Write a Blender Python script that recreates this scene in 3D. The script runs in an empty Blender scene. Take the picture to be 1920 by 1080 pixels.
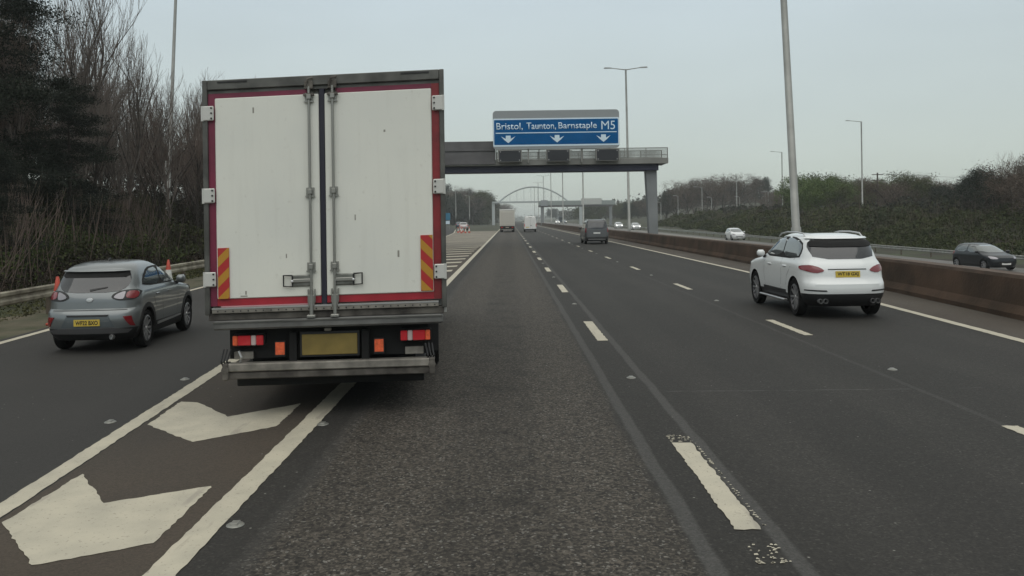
import bpy, bmesh, math, random
import numpy as np
from mathutils import Vector, Matrix, Euler
PI = math.pi
R = math.radians
random.seed(7)
S = bpy.context.scene
COL = S.collection

# ------------------------------------------------------------------ camera, sky, sun, exposure
cam_d = bpy.data.cameras.new('camera'); cam = bpy.data.objects.new('camera', cam_d); COL.objects.link(cam)
cam_d.sensor_width = 36; cam_d.lens = 28.12; cam_d.shift_x = 5/1920; cam_d.shift_y = -128/1920
cam_d.clip_start = .1; cam_d.clip_end = 6000
cam.matrix_world = Matrix.Translation((0, 0, 2.06)) @ Matrix.Rotation(R(90), 4, 'X') @ Matrix.Rotation(R(-.8), 4, 'Z')
S.camera = cam
S.view_settings.view_transform = 'Standard'; S.view_settings.look = 'None'
S.view_settings.exposure = 0; S.view_settings.gamma = 1; S.view_settings.use_curve_mapping = False
S.cycles.max_bounces = 5; S.cycles.volume_bounces = 0; S.cycles.transparent_max_bounces = 8

SUN_EL, SUN_AZ = 60, 182      # azimuth clockwise from +Y: high behind the camera
W = bpy.data.worlds.new('World'); S.world = W; W.use_nodes = True
nt = W.node_tree; nt.nodes.clear(); N = nt.nodes.new; LK = nt.links.new
out = N('ShaderNodeOutputWorld'); sky = N('ShaderNodeTexSky'); sky.sky_type = 'NISHITA'; sky.sun_disc = False
sky.sun_elevation = R(SUN_EL); sky.sun_rotation = R(SUN_AZ)
bgs = N('ShaderNodeBackground'); bgs.inputs[1].default_value = .08; LK(sky.outputs[0], bgs.inputs[0])
tc = N('ShaderNodeTexCoord'); sx = N('ShaderNodeSeparateXYZ'); LK(tc.outputs['Generated'], sx.inputs[0])
rp = N('ShaderNodeValToRGB'); LK(sx.outputs[2], rp.inputs[0])
el = rp.color_ramp.elements
el[0].position = 0; el[0].color = (.54, .59, .535, 1)
el[1].position = 1; el[1].color = (.47, .47, .435, 1)
for p, c in ((.05, (.53, .59, .545, 1)), (.13, (.495, .56, .55, 1)), (.28, (.435, .505, .54, 1)), (.5, (.45, .47, .46, 1))):
    e = el.new(p); e.color = c
cn = N('ShaderNodeTexNoise'); cn.inputs['Scale'].default_value = 2.2; cn.inputs['Detail'].default_value = 4
mpn = N('ShaderNodeMapping'); mpn.inputs['Scale'].default_value = (1, 1, 3.5); LK(tc.outputs['Generated'], mpn.inputs[0]); LK(mpn.outputs[0], cn.inputs[0])
cm = N('ShaderNodeMapRange'); cm.inputs[1].default_value = .3; cm.inputs[2].default_value = .7; cm.inputs[3].default_value = .95; cm.inputs[4].default_value = 1.045
LK(cn.outputs[0], cm.inputs[0])
mz = N('ShaderNodeMath'); mz.operation = 'MAXIMUM'; mz.inputs[1].default_value = 0; LK(sx.outputs[2], mz.inputs[0])
ma = N('ShaderNodeMath'); ma.operation = 'MULTIPLY_ADD'; LK(mz.outputs[0], ma.inputs[0]); ma.inputs[1].default_value = 1.35; ma.inputs[2].default_value = 1.0
mm = N('ShaderNodeMath'); mm.operation = 'MULTIPLY'; LK(ma.outputs[0], mm.inputs[0]); LK(cm.outputs[0], mm.inputs[1])
bgo = N('ShaderNodeBackground'); LK(rp.outputs[0], bgo.inputs[0]); LK(mm.outputs[0], bgo.inputs[1])
mx = N('ShaderNodeMixShader'); mx.inputs[0].default_value = .93; LK(bgs.outputs[0], mx.inputs[1]); LK(bgo.outputs[0], mx.inputs[2])
LK(mx.outputs[0], out.inputs[0])
sd = bpy.data.lights.new('sun', 'SUN'); so = bpy.data.objects.new('sun', sd); COL.objects.link(so)
sd.energy = 1.15; sd.angle = R(75); sd.color = (1, .97, .92)
az = R(SUN_AZ); e_ = R(SUN_EL)
so.rotation_euler = Vector((math.sin(az)*math.cos(e_), math.cos(az)*math.cos(e_), math.sin(e_))).to_track_quat('Z', 'Y').to_euler()

# ------------------------------------------------------------------ materials
MAT = {}
def mat(name, col, rough=.6, metal=0, coat=0, noise=None, emit=None, spec=.5, bump=None):
    """noise=(scale, amount[, second colour]): mottles the base colour; bump=(scale, strength)."""
    if name in MAT: return MAT[name]
    m = bpy.data.materials.new(name); m.use_nodes = True; t = m.node_tree; b = t.nodes['Principled BSDF']
    c = (*col, 1)
    b.inputs['Base Color'].default_value = c; b.inputs['Roughness'].default_value = rough
    b.inputs['Metallic'].default_value = metal; b.inputs['Coat Weight'].default_value = coat
    b.inputs['Specular IOR Level'].default_value = spec
    m.diffuse_color = c
    if noise:
        g = t.nodes.new('ShaderNodeNewGeometry'); n = t.nodes.new('ShaderNodeTexNoise'); n.inputs['Scale'].default_value = noise[0]; n.inputs['Detail'].default_value = 5
        t.links.new(g.outputs['Position'], n.inputs['Vector'])
        r = t.nodes.new('ShaderNodeValToRGB'); a = noise[1]
        r.color_ramp.elements[0].position = .32; r.color_ramp.elements[1].position = .68
        c2 = noise[2] if len(noise) > 2 else col
        r.color_ramp.elements[0].color = (*[x*(1-a) for x in c2], 1); r.color_ramp.elements[1].color = (*[min(1, x*(1+a)) for x in col], 1)
        t.links.new(n.outputs[0], r.inputs[0]); t.links.new(r.outputs[0], b.inputs['Base Color'])
    if bump:
        g = t.nodes.new('ShaderNodeNewGeometry'); n = t.nodes.new('ShaderNodeTexNoise'); n.inputs['Scale'].default_value = bump[0]; n.inputs['Detail'].default_value = 6
        t.links.new(g.outputs['Position'], n.inputs['Vector'])
        k = t.nodes.new('ShaderNodeBump'); k.inputs['Strength'].default_value = bump[1]; k.inputs['Distance'].default_value = .02
        t.links.new(n.outputs[0], k.inputs['Height']); t.links.new(k.outputs[0], b.inputs['Normal'])
    if emit:
        b.inputs['Emission Color'].default_value = (*emit[0], 1); b.inputs['Emission Strength'].default_value = emit[1]
    MAT[name] = m
    return m

class NT:
    """tiny node-graph helper for the road surfaces"""
    def __init__(s, name):
        s.m = bpy.data.materials.new(name); s.m.use_nodes = True; s.t = s.m.node_tree; s.b = s.t.nodes['Principled BSDF']
        g = s.t.nodes.new('ShaderNodeNewGeometry'); s.pos = g.outputs['Position']
        q = s.t.nodes.new('ShaderNodeSeparateXYZ'); s.t.links.new(s.pos, q.inputs[0]); s.x, s.y = q.outputs[0], q.outputs[1]
        MAT[name] = s.m
    def inp(s, sock, v):
        if isinstance(v, bpy.types.NodeSocket): s.t.links.new(v, sock)
        else: sock.default_value = v
    def math(s, op, a, b=0, c=0):
        n = s.t.nodes.new('ShaderNodeMath'); n.operation = op; s.inp(n.inputs[0], a); s.inp(n.inputs[1], b); s.inp(n.inputs[2], c); return n.outputs[0]
    def noise(s, scale, detail=3, vec=None, stretch=None):
        n = s.t.nodes.new('ShaderNodeTexNoise'); n.inputs['Scale'].default_value = scale; n.inputs['Detail'].default_value = detail
        v = vec or s.pos
        if stretch:
            m = s.t.nodes.new('ShaderNodeMapping'); m.inputs['Scale'].default_value = stretch; s.t.links.new(v, m.inputs[0]); v = m.outputs[0]
        s.t.links.new(v, n.inputs['Vector']); return n.outputs[0]
    def voro(s, scale):
        n = s.t.nodes.new('ShaderNodeTexVoronoi'); n.inputs['Scale'].default_value = scale; s.t.links.new(s.pos, n.inputs['Vector'])
        q = s.t.nodes.new('ShaderNodeSeparateColor'); s.t.links.new(n.outputs['Color'], q.inputs[0]); return q.outputs[0], n.outputs['Distance']
    def rng(s, v, a, b, c=0, d=1, smooth=False):
        n = s.t.nodes.new('ShaderNodeMapRange'); n.interpolation_type = 'SMOOTHSTEP' if smooth else 'LINEAR'
        s.inp(n.inputs[0], v)
        for i, k in enumerate((a, b, c, d)): n.inputs[i+1].default_value = k
        return n.outputs[0]
    def mix(s, f, a, b):
        n = s.t.nodes.new('ShaderNodeMix'); n.data_type = 'RGBA'; s.inp(n.inputs[0], f)
        for i, k in ((6, a), (7, b)):
            if isinstance(k, tuple): n.inputs[i].default_value = (*k, 1)
            else: s.t.links.new(k, n.inputs[i])
        return n.outputs[2]
    def scale(s, col, f):
        n = s.t.nodes.new('ShaderNodeVectorMath'); n.operation = 'SCALE'; s.t.links.new(col, n.inputs[0]); s.inp(n.inputs[3], f); return n.outputs[0]
    def band(s, x, c, w, wob):
        d = s.math('ABSOLUTE', s.math('ADD', s.math('SUBTRACT', x, c), wob)); return s.rng(d, w*.5, w, 1, 0, True)

def asphalt(name, main, second, rough=.82, seams=False, speck=.5):
    g = NT(name)
    wob = g.math('MULTIPLY', g.math('SUBTRACT', g.noise(.7, 3), .5), .22)
    col = g.mix(g.rng(g.noise(.3, 5), .38, .62), main, second)
    col = g.scale(col, g.rng(g.noise(.9, 5, stretch=(1, .25, 1)), .3, .7, .90, 1.10))
    if seams:
        # coarse brown-grey surfacing in the first lane, finer dark surfacing beyond the joint
        lane1 = g.math('MULTIPLY', g.rng(g.math('ADD', g.x, wob), 1.02, 1.14, 1, 0, True), g.rng(g.math('ADD', g.x, wob), -1.75, -1.5, 0, 1, True))
        col = g.mix(lane1, col, tuple(c*k for c, k in zip(main, (1.32, 1.24, 1.14))))
        r_, d_ = g.voro(52)
        chips = g.math('MULTIPLY', g.rng(r_, .35, .95, 0, 1), g.math('MULTIPLY_ADD', lane1, .75, .25))
        col = g.scale(col, g.math('MULTIPLY_ADD', chips, 1.2, .60))
        r2, _ = g.voro(38)
        dark = g.math('MULTIPLY', g.rng(r2, .80, .84), lane1)
        col = g.scale(col, g.math('MULTIPLY_ADD', dark, -.62, 1))
        bright_dots, _ = g.voro(64); col = g.mix(g.math('MULTIPLY', g.rng(bright_dots, .955, .965), g.math('MULTIPLY_ADD', lane1, .45, .12)), col, (.22, .21, .19))  # scattered bright aggregate dots
        wb2 = g.math('MULTIPLY', g.math('SUBTRACT', g.noise(1.3, 3), .5), .07)
        bands = g.math('MAXIMUM', g.band(g.x, 1.17, .075, wb2), g.math('MAXIMUM', g.band(g.x, 1.70, .07, wb2), g.math('MAXIMUM', g.math('MULTIPLY', g.band(g.x, 4.78, .05, wb2), .45), g.math('MULTIPLY', g.band(g.x, -1.62, .1, wb2), .25))))
        col = g.mix(g.math('MULTIPLY', bands, .5), col, (.092, .090, .086))
        for yy_, x0_ in ((9.45, 1.8), (23.5, -2), (41, 1.8), (17.2, 5.3)):   # faint transverse joints
            jl = g.math('MULTIPLY', g.band(g.y, yy_, .022, g.math('MULTIPLY', g.math('SUBTRACT', g.noise(.8, 2), .5), .15)), g.math('MULTIPLY', g.rng(g.x, x0_, x0_+.1), g.rng(g.noise(2.5, 3), .42, .55)))
            col = g.mix(g.math('MULTIPLY', jl, .5), col, (.10, .10, .095))
        for c in (-.9, .55, 2.4, 4.05, 6.1, 7.7):      # worn wheel tracks
            col = g.scale(col, g.math('MULTIPLY_ADD', g.band(g.x, c, .42, wob), .15, .97))
        # transverse scars and thin cracks
        scar = g.rng(g.noise(1.0, 2, stretch=(.6, 9, 1)), .68, .72)
        col = g.scale(col, g.math('MULTIPLY_ADD', scar, .16, 1))
        # oil drip line down the lane centre
        drip = g.math('MULTIPLY', g.band(g.x, -.18, .5, wob), g.rng(g.noise(1.6, 4), .5, .72))
        col = g.scale(col, g.math('MULTIPLY_ADD', drip, -.45, 1))
    r3, _ = g.voro(75)
    col = g.scale(col, g.math('MULTIPLY_ADD', r3, speck, 1-speck*.5))
    r4, d4 = g.voro(9)
    pale = g.math('MULTIPLY', g.rng(r4, .86, .88), g.rng(d4, .04, .10, 1, 0))
    col = g.mix(g.math('MULTIPLY', pale, .6), col, (.32, .31, .28))
    g.t.links.new(col, g.b.inputs['Base Color'])
    g.b.inputs['Roughness'].default_value = rough; g.b.inputs['Specular IOR Level'].default_value = .35
    bp = g.t.nodes.new('ShaderNodeBump'); bp.inputs['Strength'].default_value = .5; bp.inputs['Distance'].default_value = .012
    g.t.links.new(r3, bp.inputs['Height']); g.t.links.new(bp.outputs[0], g.b.inputs['Normal'])
    return g.m
M_road = asphalt('asphalt_main', (.037, .034, .030), (.0335, .0315, .0275), seams=True)
M_slip = asphalt('asphalt_slip', (.027, .026, .024), (.031, .029, .027), speck=.35)
M_gore = asphalt('asphalt_gore', (.054, .042, .031), (.042, .035, .028), speck=.4)
M_opp = asphalt('asphalt_opposite', (.13, .125, .12), (.11, .108, .10), speck=.3)
M_strip = asphalt('dusty_strip', (.066, .056, .045), (.052, .042, .033), speck=.5)
M_apron = asphalt('pale_apron', (.20, .18, .145), (.15, .135, .11), speck=.3)

def paint_line():
    g = NT('road_paint')
    c = g.mix(g.rng(g.noise(3.5, 5), .35, .7), (.43, .395, .31), (.35, .325, .26))
    c = g.mix(g.math('MULTIPLY', g.rng(g.noise(38, 4), .62, .68), .6), c, (.20, .18, .15))
    c = g.mix(g.rng(g.noise(1.2, 5, stretch=(6, 1, 1)), .62, .70, 0, .5), c, (.22, .20, .17))
    g.t.links.new(c, g.b.inputs['Base Color']); g.b.inputs['Roughness'].default_value = .7
    return g.m
M_paint = paint_line()
M_dirt = mat('verge_dirt', (.075, .062, .042), .95, noise=(1.1, .4, (.055, .065, .025)), bump=(20, .6))
M_grass = mat('grass_ground', (.026, .032, .012), .95, noise=(.35, .45, (.034, .026, .015)), bump=(9, .9))
M_galv = mat('galvanised_steel', (.30, .30, .28), .55, .7, noise=(3, .25))
M_rail = mat('weathered_rail', (.23, .21, .16), .6, .35, noise=(2.5, .35, (.16, .13, .09)))
M_post = mat('rusty_post', (.10, .08, .06), .8, .2)
M_pole = mat('lamp_pole_grey', (.27, .275, .26), .55, .5, noise=(1.5, .15))
M_lant = mat('lantern_grey', (.33, .34, .33), .5)
M_black = mat('black_plastic', (.012, .012, .013), .55)
M_rub = mat('tyre_rubber', (.010, .010, .010), .95, spec=.15)
M_under = mat('underside_black', (.008, .008, .008), .9)
M_glass = mat('dark_glass', (.012, .014, .017), .06, spec=.6, coat=.6)
M_glass2 = mat('tinted_glass', (.05, .062, .062), .05, spec=.8, coat=1)
M_wall = mat('brown_concrete', (.066, .042, .029), .95, spec=.2, noise=(.9, .22, (.048, .034, .024)), bump=(14, .5))
M_cap = mat('brown_coping', (.072, .048, .034), .9, noise=(2, .3))

# ------------------------------------------------------------------ mesh helpers
def tag(o, label=None, cat=None, group=None, kind=None):
    if label: o['label'] = label
    if cat: o['category'] = cat
    if group: o['group'] = group
    if kind: o['kind'] = kind
    return o
def empty(name, loc=(0, 0, 0), rz=0):
    o = bpy.data.objects.new(name, None); COL.objects.link(o); o.location = loc; o.rotation_euler = (0, 0, rz); o.empty_display_size = .3
    return o
def link(name, me, mats, parent=None, smooth=None):
    for m in (mats if isinstance(mats, (list, tuple)) else [mats]): me.materials.append(m)
    if smooth is not None:
        me.polygons.foreach_set('use_smooth', [True]*len(me.polygons)); me.set_sharp_from_angle(angle=R(smooth))
    o = bpy.data.objects.new(name, me); COL.objects.link(o); o.parent = parent
    return o
class MB:
    def __init__(s): s.v = []; s.f = []; s.mi = []; s.k = 0
    def mark(s, k): s.k = k; return s
    def add(s, vs, fs):
        b = len(s.v); s.v += [tuple(p) for p in vs]
        for f in fs: s.f.append([i+b for i in f]); s.mi.append(s.k)
        return s
    def box(s, x0, x1, y0, y1, z0, z1, bev=0):
        if bev:
            b = min(bev, .45*min(x1-x0, y1-y0, z1-z0))
            bm = bmesh.new(); bmesh.ops.create_cube(bm, size=1)
            for v in bm.verts: v.co = Vector(((x0+x1)/2+v.co.x*(x1-x0), (y0+y1)/2+v.co.y*(y1-y0), (z0+z1)/2+v.co.z*(z1-z0)))
            bmesh.ops.bevel(bm, geom=bm.edges[:], offset=b, segments=1, affect='EDGES')
            bm.verts.index_update(); s.add([v.co for v in bm.verts], [[v.index for v in f.verts] for f in bm.faces]); bm.free(); return s
        return s.add([(x0, y0, z0), (x1, y0, z0), (x1, y1, z0), (x0, y1, z0), (x0, y0, z1), (x1, y0, z1), (x1, y1, z1), (x0, y1, z1)],
                     [(0, 3, 2, 1), (4, 5, 6, 7), (0, 1, 5, 4), (1, 2, 6, 5), (2, 3, 7, 6), (3, 0, 4, 7)])
    def tube(s, pts, rad, n=8, caps=True):
        """pts: polyline; rad: one radius or a list"""
        pts = [Vector(p) for p in pts]; rr = rad if isinstance(rad, (list, tuple)) else [rad]*len(pts)
        vs = []; fs = []
        t0 = (pts[1]-pts[0]).normalized(); a = t0.orthogonal().normalized()
        for i, p in enumerate(pts):
            t = (pts[min(i+1, len(pts)-1)]-pts[max(i-1, 0)]).normalized()
            a = (a-t*a.dot(t)).normalized(); b = t.cross(a)
            for k in range(n):
                q = 2*PI*k/n; vs.append(p+(a*math.cos(q)+b*math.sin(q))*rr[i])
        for i in range(len(pts)-1):
            for k in range(n): fs.append((i*n+k, i*n+(k+1) % n, (i+1)*n+(k+1) % n, (i+1)*n+k))
        if caps: fs += [tuple(reversed(range(n))), tuple(range((len(pts)-1)*n, len(pts)*n))]
        return s.add(vs, fs)
    def prism(s, poly, axis, a, b):
        """2D polygon (list of pairs) extruded from a to b along axis 0, 1 or 2"""
        n = len(poly)
        def P(p, q): return {0: (q, p[0], p[1]), 1: (p[0], q, p[1]), 2: (p[0], p[1], q)}[axis]
        return s.add([P(p, a) for p in poly]+[P(p, b) for p in poly], [tuple(range(n)), tuple(reversed(range(n, 2*n)))]+[(i, i+n, (i+1) % n+n, (i+1) % n) for i in range(n)])
    def lathe(s, prof, c=(0, 0, 0), axis=2, n=16):
        """prof: (radius, height) pairs"""
        vs = []; m = len(prof)
        for k in range(n):
            q = 2*PI*k/n
            for r, h in prof:
                a, b = r*math.cos(q), r*math.sin(q)
                p = {0: (h, a, b), 1: (a, h, b), 2: (a, b, h)}[axis]; vs.append((c[0]+p[0], c[1]+p[1], c[2]+p[2]))
        return s.add(vs, [(k*m+j, ((k+1) % n)*m+j, ((k+1) % n)*m+j+1, k*m+j+1) for k in range(n) for j in range(m-1)])
    def build(s, name, mats, parent=None, smooth=None, fix=True):
        me = bpy.data.meshes.new(name); me.from_pydata(s.v, [], s.f)
        if len(set(s.mi)) > 1: me.polygons.foreach_set('material_index', s.mi)
        if fix:
            bm = bmesh.new(); bm.from_mesh(me); bmesh.ops.recalc_face_normals(bm, faces=bm.faces[:]); bm.to_mesh(me); bm.free()
        return link(name, me, mats, parent, smooth)
def B(*a, **k): return MB().box(*a, **k)
def interp(pts):
    xs = [p[0] for p in pts]; ys = [p[1] for p in pts]
    return lambda t: float(np.interp(t, xs, ys))
def copy_tree(o, parent=None):
    c = o.copy(); COL.objects.link(c); c.parent = parent
    for ch in list(o.children): copy_tree(ch, c)
    return c
def text_mesh(body, width, height, extrude=.01, bold=.0):
    """letters as a flat solid in the XZ plane, lower left corner at the origin, fitted to width x height"""
    c = bpy.data.curves.new('lettering', 'FONT'); c.body = body; c.extrude = 0; c.offset = bold; c.resolution_u = 3
    o = bpy.data.objects.new('lettering', c); COL.objects.link(o)
    dg = bpy.context.evaluated_depsgraph_get(); me = bpy.data.meshes.new_from_object(o.evaluated_get(dg))
    bpy.data.objects.remove(o); bpy.data.curves.remove(c)
    co = np.array([v.co[:] for v in me.vertices]); mn = co.min(0); mx_ = co.max(0)
    sx_ = width/(mx_[0]-mn[0]); sz_ = height/(mx_[1]-mn[1])
    bm = bmesh.new(); bm.from_mesh(me)
    for v in bm.verts: v.co = Vector(((v.co.x-mn[0])*sx_, 0, (v.co.y-mn[1])*sz_))
    r = bmesh.ops.extrude_face_region(bm, geom=bm.faces[:])
    for g in r['geom']:
        if isinstance(g, bmesh.types.BMVert): g.co.y -= extrude
    bmesh.ops.recalc_face_normals(bm, faces=bm.faces[:]); bm.to_mesh(me); bm.free(); me.materials.clear()
    return me

# ------------------------------------------------------------------ the lie of the land
SR = interp([(-60, 0), (-20, -2.2), (-6, -2.9), (0, -3.25), (5.8, -3.62), (11.5, -4.05), (30, -5.2), (60, -6.6), (105, -8.2), (131, -9.0), (180, -12), (260, -19), (400, -38)])   # slip road, right edge
SR0 = SR
def SR(y): return min(SR0(y), -2.6)
SL = interp([(-60, -5.4), (0, -7.95), (14, -9.02), (25, -9.95), (60, -12.2), (105, -14.2), (131, -15), (180, -18), (260, -25), (400, -44)])   # slip road, left edge line
RX = interp([(-60, 7.7), (0, 7.75), (12.5, 8.18), (18.5, 8.52), (30, 8.8), (60, 8.9), (1500, 8.9)])      # right edge line of the carriageway
WX = interp([(-60, 9.2), (0, 9.25), (15, 9.72), (21, 10.15), (40, 10.45), (1500, 10.5)])                    # foot of the central wall
def LR(y): return SL(y)-1.35                                                                            # left crash barrier
def zo(y): return min(0, -1.55+.0035*max(y, -40))                                                       # level of the opposite carriageway
def sm(t): t = max(0., min(1., t)); return t*t*(3-2*t)
from mathutils import noise as mn
def terrain(x, y):
    l = LR(y)-.6
    if x < l:
        d = l-x; far = sm((y-150)/250)
        n = mn.noise((x*.09, y*.09, 3))*.7+mn.noise((x*.3, y*.3, 5))*.25
        return -.05+.25*sm(d/1.5)+2.1*sm((d-1)/9)+1.6*sm((d-9)/30)+n*sm(d/5)+far*sm(d/60)*9
    if x < 10.9: return -.06
    if x < 17: return -.06+(zo(y)+.02)*sm((x-11.2)/5.5)
    if x < 34: return zo(y)-.06
    d = x-34; far = sm((y-120)/200)
    n = mn.noise((x*.07, y*.07, 9))*.8+mn.noise((x*.25, y*.25, 2))*.3
    return zo(y)-.05+(1.15-zo(y))*sm(d/15)+n*sm(d/8)+far*sm((d-12)/70)*5.5+sm((x-60)/60)*1.5
xs = [-900, -500, -300, -200, -150, -120, -95]+list(np.arange(-80, -8, 1.6))+[-7, -5, -2, 2, 6, 9, 10.5, 11.2, 12, 13, 14, 15, 16, 17, 20, 25, 31, 33, 34]+list(np.arange(35.5, 64, 1.8))+[68, 74, 82, 92, 105, 120, 150, 200, 300, 500, 900]
ys = list(np.arange(-60, 0, 10))+list(np.arange(0, 90, 2.2))+list(np.arange(92, 200, 6))+list(np.arange(205, 500, 18))+[540, 600, 700, 850, 1050, 1300, 1600, 2200, 3000]
vs = [(x, y, terrain(x, y)) for y in ys for x in xs]; nx = len(xs)
me = bpy.data.meshes.new('ground'); me.from_pydata(vs, [], [(j*nx+i, j*nx+i+1, (j+1)*nx+i+1, (j+1)*nx+i) for j in range(len(ys)-1) for i in range(nx-1)])
tag(link('ground', me, M_grass, smooth=60), kind='structure')

def strip(name, fl, fr, y0, y1, z, m, parent=None, step=4, zf=None):
    yy = list(np.arange(y0, y1, step))+[y1]
    v = []
    for y in yy: v += [(fl(y), y, z+(zf(y) if zf else 0)), (fr(y), y, z+(zf(y) if zf else 0))]
    me = bpy.data.meshes.new(name); me.from_pydata(v, [], [(2*i, 2*i+1, 2*i+3, 2*i+2) for i in range(len(yy)-1)])
    return link(name, me, m, parent)
C_ = lambda c: (lambda y: c)
road = tag(strip('road', C_(-2.17), lambda y: RX(y)+.14, -60, 1500, 0, M_road, step=3), kind='structure')
slip = tag(strip('slip_road', lambda y: SL(y)-.25, SR, -60, 400, 0, M_slip, step=3), kind='structure')
gore = tag(strip('gore_pavement', SR, C_(-2.17), -60, 62, .002, M_gore, step=3), kind='structure')
apr = tag(strip('gravel_apron', lambda y: SR(y)+.0, C_(-2.17), 62, 150, .002, M_apron, step=3), kind='structure')
tag(strip('hard_strip', lambda y: RX(y)+.14, lambda y: WX(y)-.001, -60, 1500, .0, M_strip, step=3), kind='structure')
tag(strip('left_verge', lambda y: LR(y)-1.1, lambda y: SL(y)-.25, -60, 400, .0, M_dirt, step=3), kind='structure')
opp = tag(strip('opposite_carriageway', C_(17.3), C_(31.6), -40, 1500, 0, M_opp, step=8, zf=zo), kind='structure')

# ------------------------------------------------------------------ road markings (paint, 4 mm above the asphalt)
rj = random.Random(3)
def jag(poly, amp=.010, step=.05):
    o = []
    n = len(poly)
    for i in range(n):
        a, b = poly[i], poly[(i+1) % n]; L = math.hypot(b[0]-a[0], b[1]-a[1]); k = max(1, int(L/step))
        for j in range(k):
            t = j/k; o.append((a[0]+(b[0]-a[0])*t+rj.uniform(-amp, amp), a[1]+(b[1]-a[1])*t+rj.uniform(-amp, amp)))
    return o
def marking(name, poly, parent, z=.006, zf=None, rough=True):
    p = jag(poly) if rough else poly
    bm = bmesh.new(); vv = [bm.verts.new((x, y, z+(zf(y) if zf else 0))) for x, y in p]; f = bm.faces.new(vv)
    if f.normal.z < 0: f.normal_flip()
    bmesh.ops.triangulate(bm, faces=[f]); me = bpy.data.meshes.new(name); bm.to_mesh(me); bm.free()
    for q in me.polygons:
        pass
    o = link(name, me, M_paint, parent)
    return o
def line(name, f, w, y0, y1, parent, zf=None):
    yy = [y0]
    while yy[-1] < y1:
        d = .07 if 3 < yy[-1] < 14 else .3 if yy[-1] < 40 else 4
        yy.append(min(y1, yy[-1]+d))
    v = []
    for y in yy:
        j = .008 if y < 20 else .0
        v += [(f(y)-w/2+rj.uniform(-j, j), y, .006+(zf(y) if zf else 0)), (f(y)+w/2+rj.uniform(-j, j), y, .006+(zf(y) if zf else 0))]
    me = bpy.data.meshes.new(name); me.from_pydata(v, [], [(2*i, 2*i+1, 2*i+3, 2*i+2) for i in range(len(yy)-1)])
    return link(name, me, M_paint, parent)
line('edge_line', C_(-2.08), .20, -60, 1500, road)
line('edge_line', lambda y: RX(y), .19, -60, 1500, road)
line('edge_line', lambda y: SR(y)-.1, .17, -60, 180, slip)
line('edge_line', lambda y: SL(y), .16, -60, 400, slip)
line('edge_line', C_(18.2), .2, -40, 1500, opp, zo); line('edge_line', C_(29.2), .2, -40, 1500, opp, zo)
k = 0
for i in range(-2, 36):
    y = 13.45+9*(i)
    y0, y1 = (5.25, 7.3) if i == -1 else (y, y+2.55)
    marking('lane_dash', [(1.455, y0), (1.63, y0), (1.63, y1), (1.455, y1)], road, rough=y < 60)
    y2 = 13.75+9*i
    y3, y4 = (y2, y2+2.1) if i != -1 else (4.9, 7.55)
    cx = 4.93 if i < 0 else 5.12
    if i == -1: cx, y4 = 4.80, 7.72
    marking('lane_dash', [(cx-.075, y3), (cx+.075, y3), (cx+.075, y4), (cx-.075, y4)], road, rough=y < 60)
    for c in (21.9, 25.5): marking('lane_dash', [(c-.08, y), (c+.08, y), (c+.08, y+2), (c-.08, y+2)], opp, zf=zo, rough=False)
# chips of an older, half worn marking round the nearest dash
for i in range(150):
    if i < 70: x, y = 1.665+rj.gauss(0, .006), 5.3+rj.random()*2.0
    else: x, y = 1.45+rj.random()*.2, (4.74+rj.random()**2*.3 if i < 110 else 7.33+rj.random()*.22)
    s_ = rj.uniform(.004, .012)
    marking('paint_chip', [(x-s_*rj.uniform(.6, 1.6), y-s_*rj.uniform(.2, 1)), (x+s_*rj.uniform(.6, 1.6), y-s_*rj.uniform(.2, 1.2)), (x+s_*rj.uniform(.3, 1.2), y+s_*rj.uniform(.6, 2)), (x-s_*rj.uniform(.1, 1.4), y+s_*rj.uniform(.4, 1.6))], road, rough=False)
# chevrons: the two near ones as they lie, then the row that runs on to the nose
marking('chevron_marking', [(-3.55, 5.55), (-3.57, 6.63), (-3.03, 5.92), (-2.36, 6.28), (-2.32, 5.16), (-2.92, 4.85)], gore)
marking('chevron_marking', [(-3.75, 8.22), (-3.84, 9.28), (-3.62, 9.22), (-3.02, 8.52), (-2.40, 9.1), (-2.38, 8.09), (-3.02, 7.54)], gore)
y = 10.9
while y < 60:
    xl, xr = SR(y+1)+.22, -2.38; w = xr-xl; xm = xr-.46*w; rise = w*.33
    marking('chevron_marking', [(xl, y+rise*.9), (xl, y+rise*.9+1.05), (xm, y+1.0), (xr, y+rise+1.0), (xr, y+rise), (xm, y)], gore, rough=False)
    y += 2.75+(y-10.9)*.022
M_stud = mat('stud_casting', (.22, .22, .20), .4, .5)
def stud(x, y, par, z=0):
    m = MB(); m.lathe([(0, .014), (.035, .014), (.058, .005), (.062, 0)], (x, y, .003+z), n=12)
    m.box(x-.028, x+.028, y-.035, y+.035, .014+z, .024+z, bev=.006); return m.build('road_stud', M_stud, par)
stud(-1.9, 5.46, road); stud(-1.93, 8.15, road); stud(-4.2, 8.36, slip); stud(-4.33, 10.6, slip)
for i in range(0, 10):
    stud(1.54, 10.3+9*i, road); stud(5.05, 10.6+9*i, road)

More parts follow.
